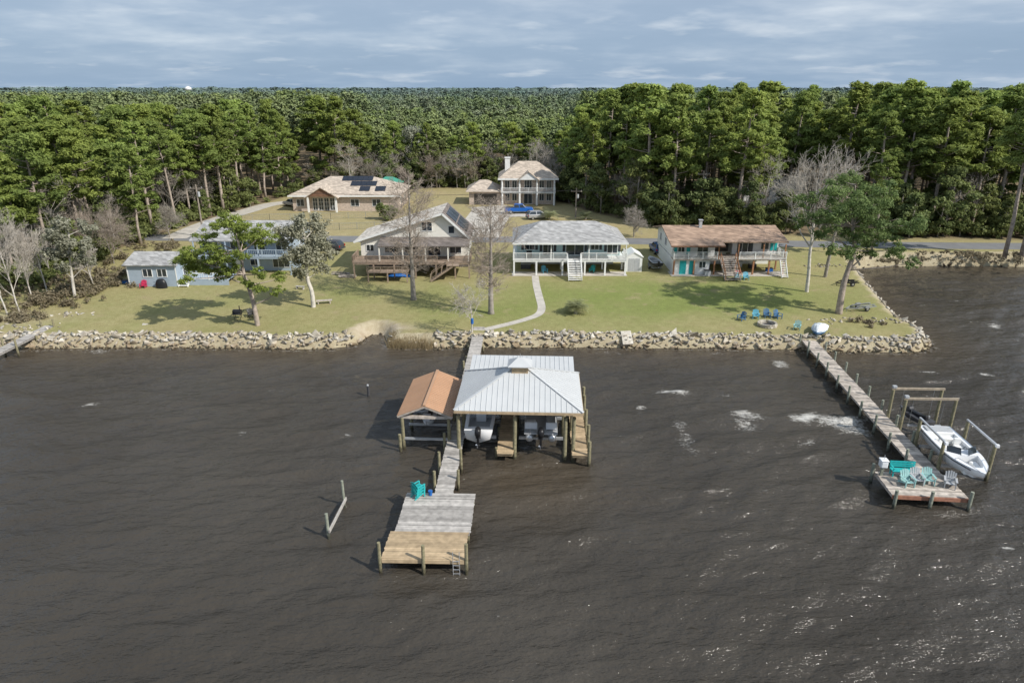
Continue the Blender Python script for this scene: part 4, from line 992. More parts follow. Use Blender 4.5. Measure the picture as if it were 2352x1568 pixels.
m=MB().planks(-2.46,2.12,-4.2,0,DZ+.01); m.box(-2.4,2.05,-4.15,-.05,DZ-.28,DZ-.05); m.build('platform',grey_wood,D)
m=MB().planks(-2.75,2.0,-6.75,-4.2,DZ+.015); m.box(-2.65,1.95,-6.7,-4.25,DZ-.28,DZ-.05); m.box(-2.74,1.99,-6.83,-6.77,DZ-.25,DZ)
m.build('platform',tan_wood,D,label='newer tan plank end of the platform')
for (x,y,z) in ((-2.86,-6.78,2.0),(-.35,-6.94,1.95),(2.08,-6.78,2.0),(-2.3,-4,.75),(1.95,-4,.75),(-2.3,-.2,.75),(1.95,-.2,.75),(-.75,1.0,1.95),(.75,1.8,1.6),(-.78,3.6,1.95),(.75,4.2,1.85),(-.78,6.8,1.75),(-.75,10,.8),(.75,10,.8),(-.75,22,1.5),(.75,22,.8),(-.75,25,.8),(.75,25,.8),(-.75,28,.8),(.75,28,.8),(-.75,31,.95),(.75,31,.95)): pile(D,x,y,z,.10)
m=MB()
for x in (1.35,1.72): m.tube((x,-6.9,-.1),(x,-6.9,1.5),.022)
for z in np.arange(.05,1.0,.28): m.tube((1.35,-6.9,z),(1.72,-6.9,z),.018)
m.build('ladder',alu,D)
RD=Matrix.Rotation(yw,3,'Z')
def dk(x,y,z=DZ+.02): return pA+RD@Vector((x,y,z))
for k in range(3):
    adirondack(['bottom chair','middle chair','topmost chair'][k]+' in the stack of teal chairs on the pier platform',dk(-1.6,-.4+.06*k,DZ+.02+.17*k),2.3+.05*k,teal,'stacked teal chairs',.86)
r_=thing('bucket','small blue bucket where the walkway meets the pier platform','bucket',dk(-.85,-.25)); MB().path([(0,0,0),(0,0,.3)],[.11,.14],14).build('body',bluetarp,r_); MB().path([(0,0,.3),(0,0,.33)],[.15,.15],14).build('rim',bluetarp,r_)
MB().path([(-.14,0,.3),(-.09,0,.42),(.09,0,.42),(.14,0,.3)],.008,6).build('handle',wire,r_)
def ribs(mb,A,B,Ra,Rb,step=.38,w=.028,h=.04):
    A,B,Ra,Rb=map(Vector,(A,B,Ra,Rb)); e=(B-A); L=e.length; e/=L
    nm=e.cross(Ra-A).normalized()
    if nm.z<0: nm=-nm
    v=nm.cross(e).normalized()
    if v.z<0: v=-v
    ua,vh=(Ra-A).dot(e),(Ra-A).dot(v); ub=(Rb-A).dot(e); k=int(L/step)
    for i in range(1,k):
        u=L*i/k
        l=vh*u/ua if (ua>1e-4 and u<ua) else (vh*(L-u)/(L-ub) if (L-ub>1e-4 and u>ub) else vh)
        if l>.15: mb.beam(A+e*u+nm*h*.35,A+e*u+v*(l-.03)+nm*h*.35,w,h)
    return mb
yb=math.radians(-2.6)
BH=thing('boathouse','open boathouse with a pale grey hipped metal roof and small cupola','boathouse',(.62,48.1,0),yb)
hx,hy,ez,pk=4.68,3.7,4.12,6.15
r=MB().hip(-hx,hx,-hy,hy,ez,pk-ez,4.2,.1)
E=[(-hx,-hy,ez+.1),(hx,-hy,ez+.1),(hx,hy,ez+.1),(-hx,hy,ez+.1)]; R0=(-hx+4.2,0,pk); R1=(hx-4.2,0,pk)
ribs(r,E[0],E[1],R0,R1); ribs(r,E[1],E[2],R1,R1); ribs(r,E[2],E[3],R1,R0); ribs(r,E[3],E[0],R0,R0)
for a,b in ((E[0],R0),(E[1],R1),(E[2],R1),(E[3],R0),(R0,R1)): r.beam(Vector(a)+Vector((0,0,.03)),Vector(b)+Vector((0,0,.03)),.2,.06)
r.build('roof',roof_metal,BH)
m=MB().box(-hx,hx,-hy-.03,-hy+.02,ez-.14,ez+.06).box(-hx,hx,hy-.02,hy+.03,ez-.14,ez+.06).box(-hx-.03,-hx+.02,-hy+.03,hy-.03,ez-.14,ez+.06).box(hx-.02,hx+.03,-hy+.03,hy-.03,ez-.14,ez+.06); m.build('fascia',tan_wood,BH)
cu=MB().box(-.62,.62,-.55,.55,5.75,6.42).build('cupola',tan_wood,BH)
MB().hip(-.9,.9,-.8,.8,6.42,.55,.75,.06).build('cupola_roof',roof_metal,cu); MB().tube((0,0,6.9),(0,0,7.25),.03,.01).build('finial',alu,cu)
r=MB(); q=[(-4.35,hy-.1,3.98),(4.35,hy-.1,3.98),(4.35,7.0,4.35),(-4.35,7.0,4.35)]; r.slab(q,.08)
ribs(r,q[0],q[1],q[3],q[2]); r.build('rear_roof',roof_metal,BH)
m=MB()
for y in (-3.2,0,3.2,6.5): m.box(-4.3,4.3,y-.07,y+.07,3.75,4.02 if y<6 else 4.2)
for x in (-4.2,-.3,3.9): m.box(x-.07,x+.07,-3.3,6.6,3.52,3.76)
m.build('roof_beams',tan_wood,BH)
for x in (-4.42,-1.62,-.3,3.45,4.05):
    for y in (-3.25,0,3.3): pile(BH,x,y,3.6 if x!=-1.62 else 1.0,.14 if x!=-1.62 else .11)
for x in (-4.3,0,4.1): pile(BH,x,6.5,3.6,.14)
for y in (-3.9,-2.2,.4,3.0,4.8): pile(BH,5.22,y,2.0 if y<-3 else 2.5,.12)
for x0,x1,y1 in ((-1.58,-.35,3.4),(3.95,5.1,5.4)):
    m=MB().planks(x0,x1,-3.95,y1,DZ); m.box(x0+.06,x1-.06,-3.85,y1-.05,DZ-.25,DZ-.05); m.build('finger_deck',tan_wood,BH)
MB().planks(-4.6,3.9,3.45,5.4,DZ,'y').build('rear_deck',grey_wood,BH)
for x0,x1 in ((-4.2,-1.75),(0,3.35)):
    for y in (-1.8,1.6): MB().box(x0,x1,y-.08,y+.08,1.0,1.2).build('lift_cradle',alu,BH)
BB=thing('boathouse','smaller open boathouse with an orange brown gabled metal roof','boathouse',(-6.42,49.7,0),yb)
w_,d_,e_,k_=2.1,3.45,2.95,3.8
r=MB(); r.slab([(-w_,-d_,e_),(0,-d_,k_),(0,d_,k_),(-w_,d_,e_)],.06); r.slab([(0,-d_,k_),(w_,-d_,e_),(w_,d_,e_),(0,d_,k_)],.06)
ribs(r,(-w_,d_,e_),(-w_,-d_,e_),(0,d_,k_),(0,-d_,k_),.28,.025,.03); ribs(r,(w_,-d_,e_),(w_,d_,e_),(0,-d_,k_),(0,d_,k_),.28,.025,.03)
r.beam((0,-d_,k_+.03),(0,d_,k_+.03),.22,.05)
r.build('roof',roof_brown,BB)
m=MB().beam((-w_,-d_+.03,e_-.12),(0,-d_+.03,k_-.12),.05,.18).beam((0,-d_+.03,k_-.12),(w_,-d_+.03,e_-.12),.05,.18)
for y in (-3.2,0,3.2): m.box(-w_+.1,w_-.1,y-.06,y+.06,2.6,2.84)
m.build('roof_beams',grey_wood2,BB)
for x in (-1.75,1.75):
    for y in (-3.2,0,3.2): pile(BB,x,y,2.65,.13)
pile(BB,-1.9,-3.7,1.5,.12)
for (x,y,z) in ((1.7,-1.2,1.08),(1.7,1.0,1.08),(1.75,-3.22,.9)): MB().box(-x,x,y-.07,y+.07,z-.08,z+.08).build('lift_cradle',alu,BB)
MB().planks(-1.75,1.6,2.4,3.6,DZ).build('rear_deck',grey_wood,BB)
# boats
def hull(L,B,zk,zg,n=16,full=2.3,rise=.18):
    def half(s): return max(.02,B/2*(.93+.07*min(1,s*3))*(1-max(0,(s-.45)/.55)**full))
    def gw(s): return zg+rise*s*s
    secs=[]
    for i in range(n+1):
        s=i/n; y=-L/2+L*s; b=half(s); z0=zk+(zg-zk)*.85*max(0,(s-.6)/.4)**2; zc=zk+(zg-zk)*(.32+.5*max(0,(s-.55)/.45)**1.6)
        secs.append([(-b,y,gw(s)),(-b,y,gw(s)-.12),(-b*.84,y,max(zc,z0+.02)),(0,y,z0),(b*.84,y,max(zc,z0+.02)),(b,y,gw(s)-.12),(b,y,gw(s))])
    m=MB(); k=7
    m.add([v_ for S_ in secs for v_ in S_],[(i*k+j,i*k+j+1,(i+1)*k+j+1,(i+1)*k+j) for i in range(n) for j in range(k-1)]+[tuple(range(k))])
    return m,half,gw
def deck(par,L,half,gw,wells,zf,inset,dmat,fmat,n=60):
    m=MB(); fls=[MB() for _ in wells]
    def well(s):
        for j,(a,b) in enumerate(wells):
            if a<=s<b: return j
        return -1
    for i in range(n):
        s0,s1=i/n,(i+1)/n; y0,y1=-L/2+L*s0,-L/2+L*s1; b0,b1=half(s0),half(s1); g0,g1=gw(s0),gw(s1); j=well((s0+s1)/2)
        if j<0: m.poly([(-b0,y0,g0),(b0,y0,g0),(b1,y1,g1),(-b1,y1,g1)]); continue
        i0,i1=max(.05,b0-inset),max(.05,b1-inset)
        for sg in (-1,1):
            m.poly([(sg*b0,y0,g0),(sg*i0,y0,g0),(sg*i1,y1,g1),(sg*b1,y1,g1)]); m.poly([(sg*i0,y0,g0),(sg*i0,y0,zf),(sg*i1,y1,zf),(sg*i1,y1,g1)])
        fls[j].poly([(-i0,y0,zf),(i0,y0,zf),(i1,y1,zf),(-i1,y1,zf)])
        for sx,y,ii,g in ((s0-.5/n,y0,i0,g0),(s1+.5/n,y1,i1,g1)):
            if well(sx)<0: m.poly([(-ii,y,g),(ii,y,g),(ii,y,zf),(-ii,y,zf)])
    m.build('deck',dmat,par)
    for f in fls: f.build('floor',fmat,par)
def outboard(par,x,y,z,sc=1.0,mat=None):
    m=MB(); S_=[(0,.0,.16,.22),(.12,-.02,.2,.3),(.35,-.03,.2,.32),(.5,-.02,.16,.26),(.58,0,.08,.14)]
    vs=[];fs=[]
    for (h,dy,a,b) in S_:
        for k in range(12):
            an=k*math.pi/6; ca,sa=math.cos(an),math.sin(an)
            vs.append((x+sc*a*math.copysign(abs(ca)**.6,ca),y+sc*(dy+b*math.copysign(abs(sa)**.6,sa)),z+sc*h))
    for i in range(len(S_)-1):
        for k in range(12): fs.append((i*12+k,i*12+(k+1)%12,(i+1)*12+(k+1)%12,(i+1)*12+k))
    fs+= [tuple(range(11,-1,-1)),tuple(48+k for k in range(12))]
    m.add(vs,fs); o=m.build('outboard_motor',mat or black,par,True)
    g=MB().prism([(y-sc*.12,z),(y+sc*.16,z),(y+sc*.1,z-sc*.8),(y-sc*.06,z-sc*.8)],x-sc*.07,x+sc*.07,'x'); g.path([(x,y-sc*.22,z-sc*.62),(x,y+sc*.25,z-sc*.62)],[.05*sc,.08*sc],8); g.build('drive_leg',mat or black,o)
    pr=MB()
    for k in range(3):
        a=k*2.094; pr.add([(x,y-sc*.24,z-sc*.62),(x+sc*.17*math.cos(a),y-sc*.22,z-sc*.62+sc*.17*math.sin(a)),(x+sc*.17*math.cos(a+.7),y-sc*.28,z-sc*.62+sc*.17*math.sin(a+.7))],[(0,1,2)])
    pr.build('propeller',chrome,o)
    MB().box(x-sc*.16,x+sc*.16,y+sc*.12,y+sc*.32,z-sc*.3,z+sc*.05).build('bracket',dark,o)
bt=thing('motorboat','white motorboat with a black outboard in the left bay of the hipped boathouse','boat',BH.matrix_basis@Vector((-3.0,.2,1.2)),yb)
h,hf,gw=hull(6.4,2.25,0,1.05); h.build('hull',white2,bt,True); deck(bt,6.4,hf,gw,((.08,.52),(.66,.86)),.45,.26,white2,greypl)
outboard(bt,0,-3.45,.78,1.15); MB().box(-.4,.4,-.6,0,.45,1.25).build('console',white2,bt,bev=.06); MB().slab([(-.4,-.1,1.25),(.4,-.1,1.25),(.3,.2,1.65),(-.3,.2,1.65)],.02).build('windshield',glass,bt)
MB().box(-.8,.8,-2.5,-2.1,.45,.85).build('seat',white2,bt,bev=.05)
bt=thing('pontoon_boat','pontoon boat with grey rails and a black outboard in the right bay of the boathouse','boat',BH.matrix_basis@Vector((1.65,.3,1.2)),yb)
for x in (-.85,.85): MB().path([(x,-3.0,.3),(x,-2.9,.3),(x,2.6,.3),(x,3.1,.4)],[.2,.3,.3,.05],14).build('float',alu,bt,True)
MB().box(-1.25,1.25,-2.9,2.9,.6,.72).build('deck',greypl,bt,bev=.02)
for (a,b) in (((-1.2,-2.4),(-1.2,2.7)),((1.2,-2.4),(1.2,2.7)),((-1.2,2.7),(1.2,2.7)),((-1.2,-2.4),(-.3,-2.4)),((.4,-2.4),(1.2,-2.4))):
    m=MB(); P0=Vector((a[0],a[1],.76)); P1=Vector((b[0],b[1],.76)); m.beam(P0+Vector((0,0,.3)),P1+Vector((0,0,.3)),.02,.5)
    m.beam(P0+Vector((0,0,.6)),P1+Vector((0,0,.6)),.04,.04); m.beam(P0,P0+Vector((0,0,.6)),.04,.04); m.beam(P1,P1+Vector((0,0,.6)),.04,.04); m.build('rail_panel',white2,bt)
MB().box(-1.1,-.4,-2.2,-1.5,.72,1.15).build('seat',white2,bt,bev=.05); MB().box(.4,1.1,-2.2,-.6,.72,1.15).build('seat',greypl,bt,bev=.05); MB().box(.3,.9,-.1,.4,.72,1.5).build('console',dark,bt,bev=.05)
outboard(bt,0,-3.15,.6,1.2); MB().path([(-.8,-2.9,.62),(-.8,-2.9,1.1),(-.3,-2.9,1.1),(-.3,-2.9,.62)],.025,6).build('ladder',alu,bt)
def jetski(label,loc,rz,body,seat):
    j=thing('jet_ski',label,'jet ski',loc,rz); h,hf,gw=hull(3.0,1.1,0,.5,14,2.0,.15); h.build('hull',body,j,True)
    deck(j,3.0,hf,gw,((.12,.5),),.34,.36,body,dark)
    MB().prism([(-1.2,.34),(.45,.34),(.4,.8),(.1,.72),(-.5,.74),(-1.1,.86)],-.17,.17,'x').build('seat',seat,j,bev=.06)
    MB().prism([(.4,.4),(1.25,.5),(.95,.78),(.5,1.0),(.35,.85)],-.24,.24,'x').build('cowl',body,j,bev=.08)
    MB().path([(-.38,.42,1.06),(-.1,.5,1.02),(.1,.5,1.02),(.38,.42,1.06)],.025,8).build('handlebar',black,j)
jetski('white and black jet ski on the lift under the orange brown roof',BB.matrix_basis@Vector((-.1,-.9,1.18)),yb+math.pi,white2,black)
# right pier
pR=Vector((29.2,41.65,0)); yr=math.atan2(-2.7,29.5)
D=thing('pier','narrow grey pier on the right with a small seating platform at its end','pier',pR,yr)
m=MB().planks(-.72,.72,-.3,29,DZ)
for x in (-.6,.6): m.box(x-.04,x+.04,-.3,29,DZ-.25,DZ-.05)
m.build('walkway',grey_wood2,D)
RR=Matrix.Rotation(yr,3,'Z')
def dr(x,y,z=DZ+.02): return pR+RR@Vector((x,y,z))
c0,c1=-3.8,.97
m=MB().planks(c0,c1,-3.2,-.3,DZ+.01); m.box(c0+.05,c1-.05,-3.15,-.35,DZ-.28,DZ-.05); m.build('platform',grey_wood2,D)
MB().box(c0,c1,-3.29,-3.21,DZ-.28,DZ-.02).build('fascia',M('red_brown_board',(.36,.17,.11),.8,.3,3),D)
for (x,y,z) in ((-3.9,-.3,1.5),(-3.65,-3.4,1.35),(-1.4,-3.4,1.4),(1.0,-3.4,1.5),(1.05,-.5,.8)): pile(D,x,y,z,.11,pile_grey)
for k in range(10):
    y=1.6+k*2.8
    pile(D,-.86,y,1.75 if k%2==0 else 1.6,.10,pile_grey); pile(D,.86,y+.2,1.7,.10,pile_grey)
b=thing('bench','teal slatted bench along the back of the right pier platform','bench',dr(-2.1,-.65),yr)
m=MB()
for i in range(4): m.beam((-.85,-.3+.14*i,.45),(.85,-.3+.14*i,.45),.12,.03)
m.build('seat',teal,b); m=MB()
for i in range(3): m.beam((-.85,.2+.03*i,.6+.15*i),(.85,.2+.03*i,.6+.15*i),.03,.12)
m.build('backrest',teal,b)
for s in (-1,1):
    MB().beam((s*.75,-.25,0),(s*.75,-.25,.62),.07,.07).build('leg',teal,b); MB().beam((s*.75,.16,0),(s*.75,.28,.95),.07,.07).build('leg',teal,b); MB().beam((s*.75,-.3,.64),(s*.75,.25,.64),.09,.03).build('armrest',teal,b)
adirondack('pale teal chair at the left of the right pier platform',dr(-2.35,-1.95),yr+.15,palteal); adirondack('pale teal chair in the middle of the right pier platform',dr(-.85,-1.55),yr-.1,palteal)
adirondack('grey chair between the two pale teal chairs on the right pier',dr(-1.6,-1.6),yr,greypl); adirondack('grey chair at the right end of the right pier platform',dr(.4,-1.9),yr-.4,greypl)
w=thing('fish_cleaning_station','white box on a post at the left corner of the right pier platform','box',dr(-3.55,-.75),yr)
MB().box(-.08,.08,-.08,.08,0,.65).build('post',pile_grey,w); MB().box(-.24,.24,-.26,.26,.65,1.15).build('body',white2,w,bev=.08); MB().box(-.26,.26,-.28,.28,1.15,1.23).build('lid',white2,w,bev=.03); MB().tube((0,0,1.23),(0,0,1.55),.02).build('handle',alu,w)
L1=thing('boat_lift','boat lift with two long weathered timber beams beside the right pier','boat lift',(32.7,49.3,0),-.03)
for y in (-.95,.95):
    MB().box(-2.1,2.1,y-.07,y+.07,3.3,3.46).build('beam',grey_beam,L1)
    for x in (-1.95,1.95): pile(L1,x,y,3.3,.12,pile_wood)
    MB().box(-2.05,-1.75,y-.12,y+.12,3.46,3.64).build('motor_box',greypl,L1)
for y in (-.78,.78): MB().box(-1.3,1.3,y-.07,y+.07,.9,1.05).build('cradle',alu,L1)
for x in (-1.2,1.2):
    for y in (-.77,.77): MB().tube((x,y,1.05),(x,y,3.3),.012,.012,5).build('cable',wire,L1)
jetski('dark jet ski hanging in the timber beamed lift',L1.matrix_basis@Vector((-.4,0,1.08)),.3,dark,black)
L2=thing('boat_lift','aluminium beamed boat lift holding the white speedboat','boat lift',(32.0,43.9,0),-.10)
for x in (-1.6,1.75):
    MB().box(x-.06,x+.06,-1.9,2.0,2.85,2.97).build('beam',alu,L2)
    for y in (-1.75,1.8): pile(L2,x,y,2.85,.12,pile_wood)
    MB().box(x-.1,x+.1,-2.1,-1.9,2.8,3.0).build('motor_box',white2,L2)
for y in (-1.5,1.3): MB().box(-1.55,1.7,y-.08,y+.08,.8,.98).build('cradle',alu,L2)
for x in (-1.5,1.65):
    for y in (-1.5,1.3): MB().tube((x,y,.95),(x,y,2.85),.012,.012,5).build('cable',wire,L2)
bt=thing('speedboat','white bowrider speedboat with open bow on the lift by the right pier','boat',(31.6,42.75,1.0),math.pi-.11)
h,hf,gw=hull(7.2,2.4,0,1.1,18,2.7,.15); h.build('hull',white2,bt,True)
deck(bt,7.2,hf,gw,((.16,.51),(.64,.88)),.45,.30,white2,vinyl)
MB().box(-1.0,1.0,-4.1,-3.55,.42,.52).build('swim_platform',greypl,bt,bev=.04)
for s in (-1,1):
    MB().slab([(s*.25,1.0,1.14),(s*1.0,.5,1.14),(s*.95,.28,1.56),(s*.24,.76,1.58)],.03).build('windshield',glass,bt)
    MB().box(s*.62-.30,s*.62+.30,-.1,.3,.45,1.05).build('console',greypl,bt,bev=.06); MB().box(s*.5-.26,s*.5+.26,-1.15,-.62,.45,.88).box(s*.5-.26,s*.5+.26,-1.3,-1.12,.86,1.36).build('seat',white,bt,bev=.05)
    MB().prism([(1.2,.45),(2.5,.45),(2.4,.85),(1.2,.85)],s*.22,s*.66,'x').build('bow_seat',white,bt,bev=.05)
    MB().path([(s*.92,1.5,1.14),(s*.85,1.8,1.34),(s*.58,2.75,1.37),(s*.2,3.35,1.24)],.022,6).build('bow_rail',alu,bt)
    MB().path([(s*1.14,-3.5,.96),(s*1.2,-1,.98),(s*1.19,.4,1.0),(s*1.06,1.6,1.05),(s*.6,2.95,1.1)],.04,6).build('rub_rail',dark,bt)
MB().box(-.85,.85,-2.4,-1.9,.45,.9).box(-.85,.85,-2.46,-2.36,.86,1.15).build('rear_seat',white,bt,bev=.06)
MB().box(-.92,.92,-3.4,-2.62,1.1,1.19).build('sun_pad',greypl,bt,bev=.05)
MB().path([(-.75,-.2,1.05),(-.6,-.25,1.2),(-.45,-.2,1.05),(-.6,-.16,.92),(-.75,-.2,1.05)],.02,6).build('steering_wheel',black,bt)
D=thing('pier','small pale grey pier at the left edge of the picture','pier',(-51.6,72.4,0),-.02)
MB().planks(-.6,.6,-20,.2,1.25).box(-.55,-.47,-20,.2,1.0,1.2).box(.47,.55,-20,.2,1.0,1.2).build('walkway',grey_wood,D)
for k in range(7):
    for s in (-1,1): pile(D,s*.7,-.6-3*k,2.1 if k%2==0 else 1.3,.1)
D=thing('old_lift_posts','two weathered posts joined by a low timber standing in open water','mooring posts',(-11.2,37.0,0),0)
pile(D,-.12,-1.6,1.75,.10,pile_grey); pile(D,.12,1.65,2.05,.09,pile_grey); MB().beam((-.02,-1.75,.55),(.22,1.8,.62),.1,.2).build('crossbeam',grey_wood,D)
q=at(846,905,0); D=thing('mooring_post','lone dark piling with a pale cap left of the brown boathouse','piling',q); pile(D,0,0,.85,.11,dark); MB().path([(0,0,.85),(0,0,.97)],[.11,.07],10).build('cap',greypl,D)
# ------------------------------------------------------------------ lawn things
for (a,b,mt,rz,lb) in ((1702,735,bluechair,2.2,'dark blue lawn chair set apart at the left of the fire pit'),(1735,731,cyanchair,2.9,'lighter blue lawn chair, first of three behind the fire pit'),(1761,729,bluechair,3.1,'middle dark blue lawn chair of the row behind the fire pit'),(1786,731,bluechair,3.5,'right hand dark blue lawn chair of the row behind the fire pit')):
    adirondack(lb,G(a,b),rz+math.pi,mt,'chairs round the fire pit')
adirondack('left light blue chair below the stairs of the brown roofed house',G(1694,642),.15,cyanchair,'chairs by the brown roofed house'); adirondack('right light blue chair below the stairs of the brown roofed house',G(1713,642),-.1,cyanchair,'chairs by the brown roofed house')
adirondack('teal chair standing by the shore end of the right pier',G(1830,757),-.5,palteal)
p=G(1762,748); f_=thing('fire_pit','round stone fire pit on the lawn in front of blue chairs','fire pit',p); m=MB()
for k in range(22):
    a=k*2*math.pi/22
    for l in range(2):
        c_=Vector((math.cos(a+.14*l),math.sin(a+.14*l),0))*.95; t_=Vector((-math.sin(a+.14*l),math.cos(a+.14*l),0))*.13
        m.beam(c_-t_+Vector((0,0,.1+.19*l)),c_+t_+Vector((0,0,.1+.19*l)),.22,.18)
m.build('ring',rockm,f_); MB().path([(0,0,0),(0,0,.06)],[.82,.8],18).build('ash_bed',dark,f_)
p=G(547,731); s_=thing('barrel_smoker','black barrel smoker on the left lawn','smoker',p); MB().path([(-.45,0,.75),(.45,0,.75)],[.33,.33],16).build('drum',black,s_); MB().tube((.3,0,1.0),(.3,0,1.5),.06).build('chimney',black,s_)
for x in (-.35,.35):
    for y in (-.22,.22): MB().beam((x,y,0),(x,y*.8,.6),.05,.05).build('leg',black,s_)
MB().box(-.5,.5,-.62,-.36,.62,.66).build('shelf',dark,s_)
adirondack('black lawn chair between the smoker and the leaning pine',G(578,728),.6,black)
p=G(745,697); b=thing('picnic_bench','low weathered bench on the lawn right of the silvery tree','bench',p,.25); MB().planks(-.95,.95,-.3,.3,.42).build('seat',grey_wood2,b)
for x in (-.7,.7): MB().box(x-.06,x+.06,-.25,.25,0,.37).build('leg',grey_wood2,b)
p=G(333,745); o=link('stepping_stone',rmesh[3]); o.location=p; o.scale=(.9,.6,.3); tag(o,'lone flat pale stone lying on the left lawn','stone')
p=G(690,664); b=thing('lawn_bench','tiny pale bench behind the silvery tree','bench',p,-.2); MB().planks(-.6,.6,-.2,.2,.4).build('seat',grey_wood,b)
for x in (-.45,.45): MB().box(x-.05,x+.05,-.18,.18,0,.36).build('leg',grey_wood,b)
adirondack('crimson chair against the front wall of the small cottage',G(330,661),.1,red)
p=G(372,661); g_=thing('grill','covered black grill in front of the small cottage','grill',p); m=MB(); vs=[];fs=[]
for i,(z,a,b_) in enumerate(((0,.75,.42),(.6,.72,.4),(.95,.6,.34),(1.2,.35,.2))):
    for k in range(12): vs.append((a*math.cos(k*math.pi/6)*(1+.05*rnd.random()),b_*math.sin(k*math.pi/6),z))
for i in range(3):
    for k in range(12): fs.append((i*12+k,i*12+(k+1)%12,(i+1)*12+(k+1)%12,(i+1)*12+k))
fs.append(tuple(36+k for k in range(12))); m.add(vs,fs); m.build('cover',black,g_,True); MB().tube((-.6,0,.75),(-1,0,.75),.03).build('handle',dark,g_)
crate_stack('blue tub on the ground left of the small cottage',G(290,650),bluetarp,.4,.35,.4,'tub','tub')
p=G(1880,766); T=thing('covered_boat','small boat under a pale wrinkled cover at the foot of the right pier','boat',p,2.6)
h,hf,gw=hull(3.6,1.5,0,.6,12,2.0,.1); h.build('hull',bluechair,T,True)
m=MB(); pr=random.Random(8); nx,ny=10,6; vs=[]
for j in range(ny+1):
    for i in range(nx+1):
        s=i/nx; v_=j/ny*2-1; vs.append((hf(s)*1.08*v_,-1.8+3.6*s,.55+.45*math.sin(math.pi*min(1,s*.9+.08))*(1-v_*v_)+pr.uniform(-.04,.07)))
m.add(vs,[(j*(nx+1)+i,j*(nx+1)+i+1,(j+1)*(nx+1)+i+1,(j+1)*(nx+1)+i) for j in range(ny) for i in range(nx)]); m.build('cover',tarp,T)
def trailer(label,loc,rz,col,L=3.4):
    t_=thing('boat_trailer',label,'trailer',loc,rz); m=MB()
    for s in (-1,1): m.beam((s*.6,-L/2,.45),(s*.55,L*.2,.45),.08,.1); m.beam((s*.55,L*.2,.45),(0,L/2,.42),.08,.1); m.beam((s*.35,-L/2,.62),(s*.35,L*.2,.62),.12,.06)
    for y in (-L/2+.1,-.3,L*.2): m.beam((-.6,y,.45),(.6,y,.45),.07,.08)
    m.tube((0,L/2-.2,0),(0,L/2-.2,.55),.03); m.build('frame',col,t_)
    for s in (-1,1):
        w_=MB().path([(s*.72-.09,-.5,.3),(s*.72+.09,-.5,.3)],[.3,.3],16).build('wheel',tyre,t_); MB().path([(s*.72-.1,-.5,.3),(s*.72+.1,-.5,.3)],[.16,.16],12).build('rim',chrome,w_)
        MB().prism([(-.9,.45),(-.8,.64),(-.2,.64),(-.1,.45)],s*.72-.12,s*.72+.12,'x').build('mudguard',col,t_)
    return t_
trailer('empty galvanised boat trailer near the lagoon corner pine',G(1972,712),1.9,wire,4)
trailer('black trailer parked beside the lagoon rocks',G(1942,655),1.7,black,3)
j=trailer('boat trailer under the dark boat between the shed and the brown roofed house',G(1500,615),.1,wire,4)
bt=thing('small_boat','small dark hulled boat on a trailer left of the brown roofed house','boat',j.location+Vector((0,-.2,.66)),.1); h,hf,gw=hull(4.2,1.6,0,.6,12,2.1,.1); h.build('hull',dark,bt,True); deck(bt,4.2,hf,gw,((.1,.75),),.3,.2,greypl,dark); MB().box(-.6,.6,-.4,-.1,.3,.55).build('seat',greypl,bt); outboard(bt,0,-2.25,.5,.7)
a_=at(2085,604,.2); b_=at(2228,604,.2); mid=(a_+b_)/2; Lc=(b_-a_).length
cv=thing('culvert','concrete culvert headwall with three round pipes under the road','culvert',(mid.x,mid.y+.4,0),0)
m=MB().box(-Lc/2,Lc/2,0,.5,1.55,1.95)
xs_=[-Lc*.28,0,Lc*.28]; ed=[-Lc/2]+[v_ for x in xs_ for v_ in (x-.85,x+.85)]+[Lc/2]
for k in range(0,len(ed),2): m.box(ed[k],ed[k+1],0.002,.498,-1,1.55)
m.build('headwall',concrete,cv)
for x in xs_:
    m=MB(); n_=20
    for r0 in (.75,.88): m.path([(x,-.15,.55),(x,4,.55)],[r0,r0],n_,False)
    vs=[]
    for k in range(n_):
        a=k*2*math.pi/n_; vs+=[(x+.75*math.cos(a),-.15,.55+.75*math.sin(a)),(x+.88*math.cos(a),-.15,.55+.88*math.sin(a))]
    m.add(vs,[(2*k,2*k+1,(2*k+3)%(2*n_),(2*k+2)%(2*n_)) for k in range(n_)]); m.path([(x,3.9,.55),(x,4,.55)],[.75,.75],n_); m.build('pipe',concrete,cv)
def wheels(t_,W,yf,yr_,r):
    for s in (-1,1):
        for y in (yf,yr_):
            w_=MB().path([(s*(W/2-.12)-.12,y,r),(s*(W/2-.12)+.12,y,r)],[r,r],18).build('wheel',tyre,t_)
            MB().path([(s*(W/2-.11)-.125,y,r),(s*(W/2-.11)+.125,y,r)],[r*.6,r*.6],12).build('rim',chrome,w_)
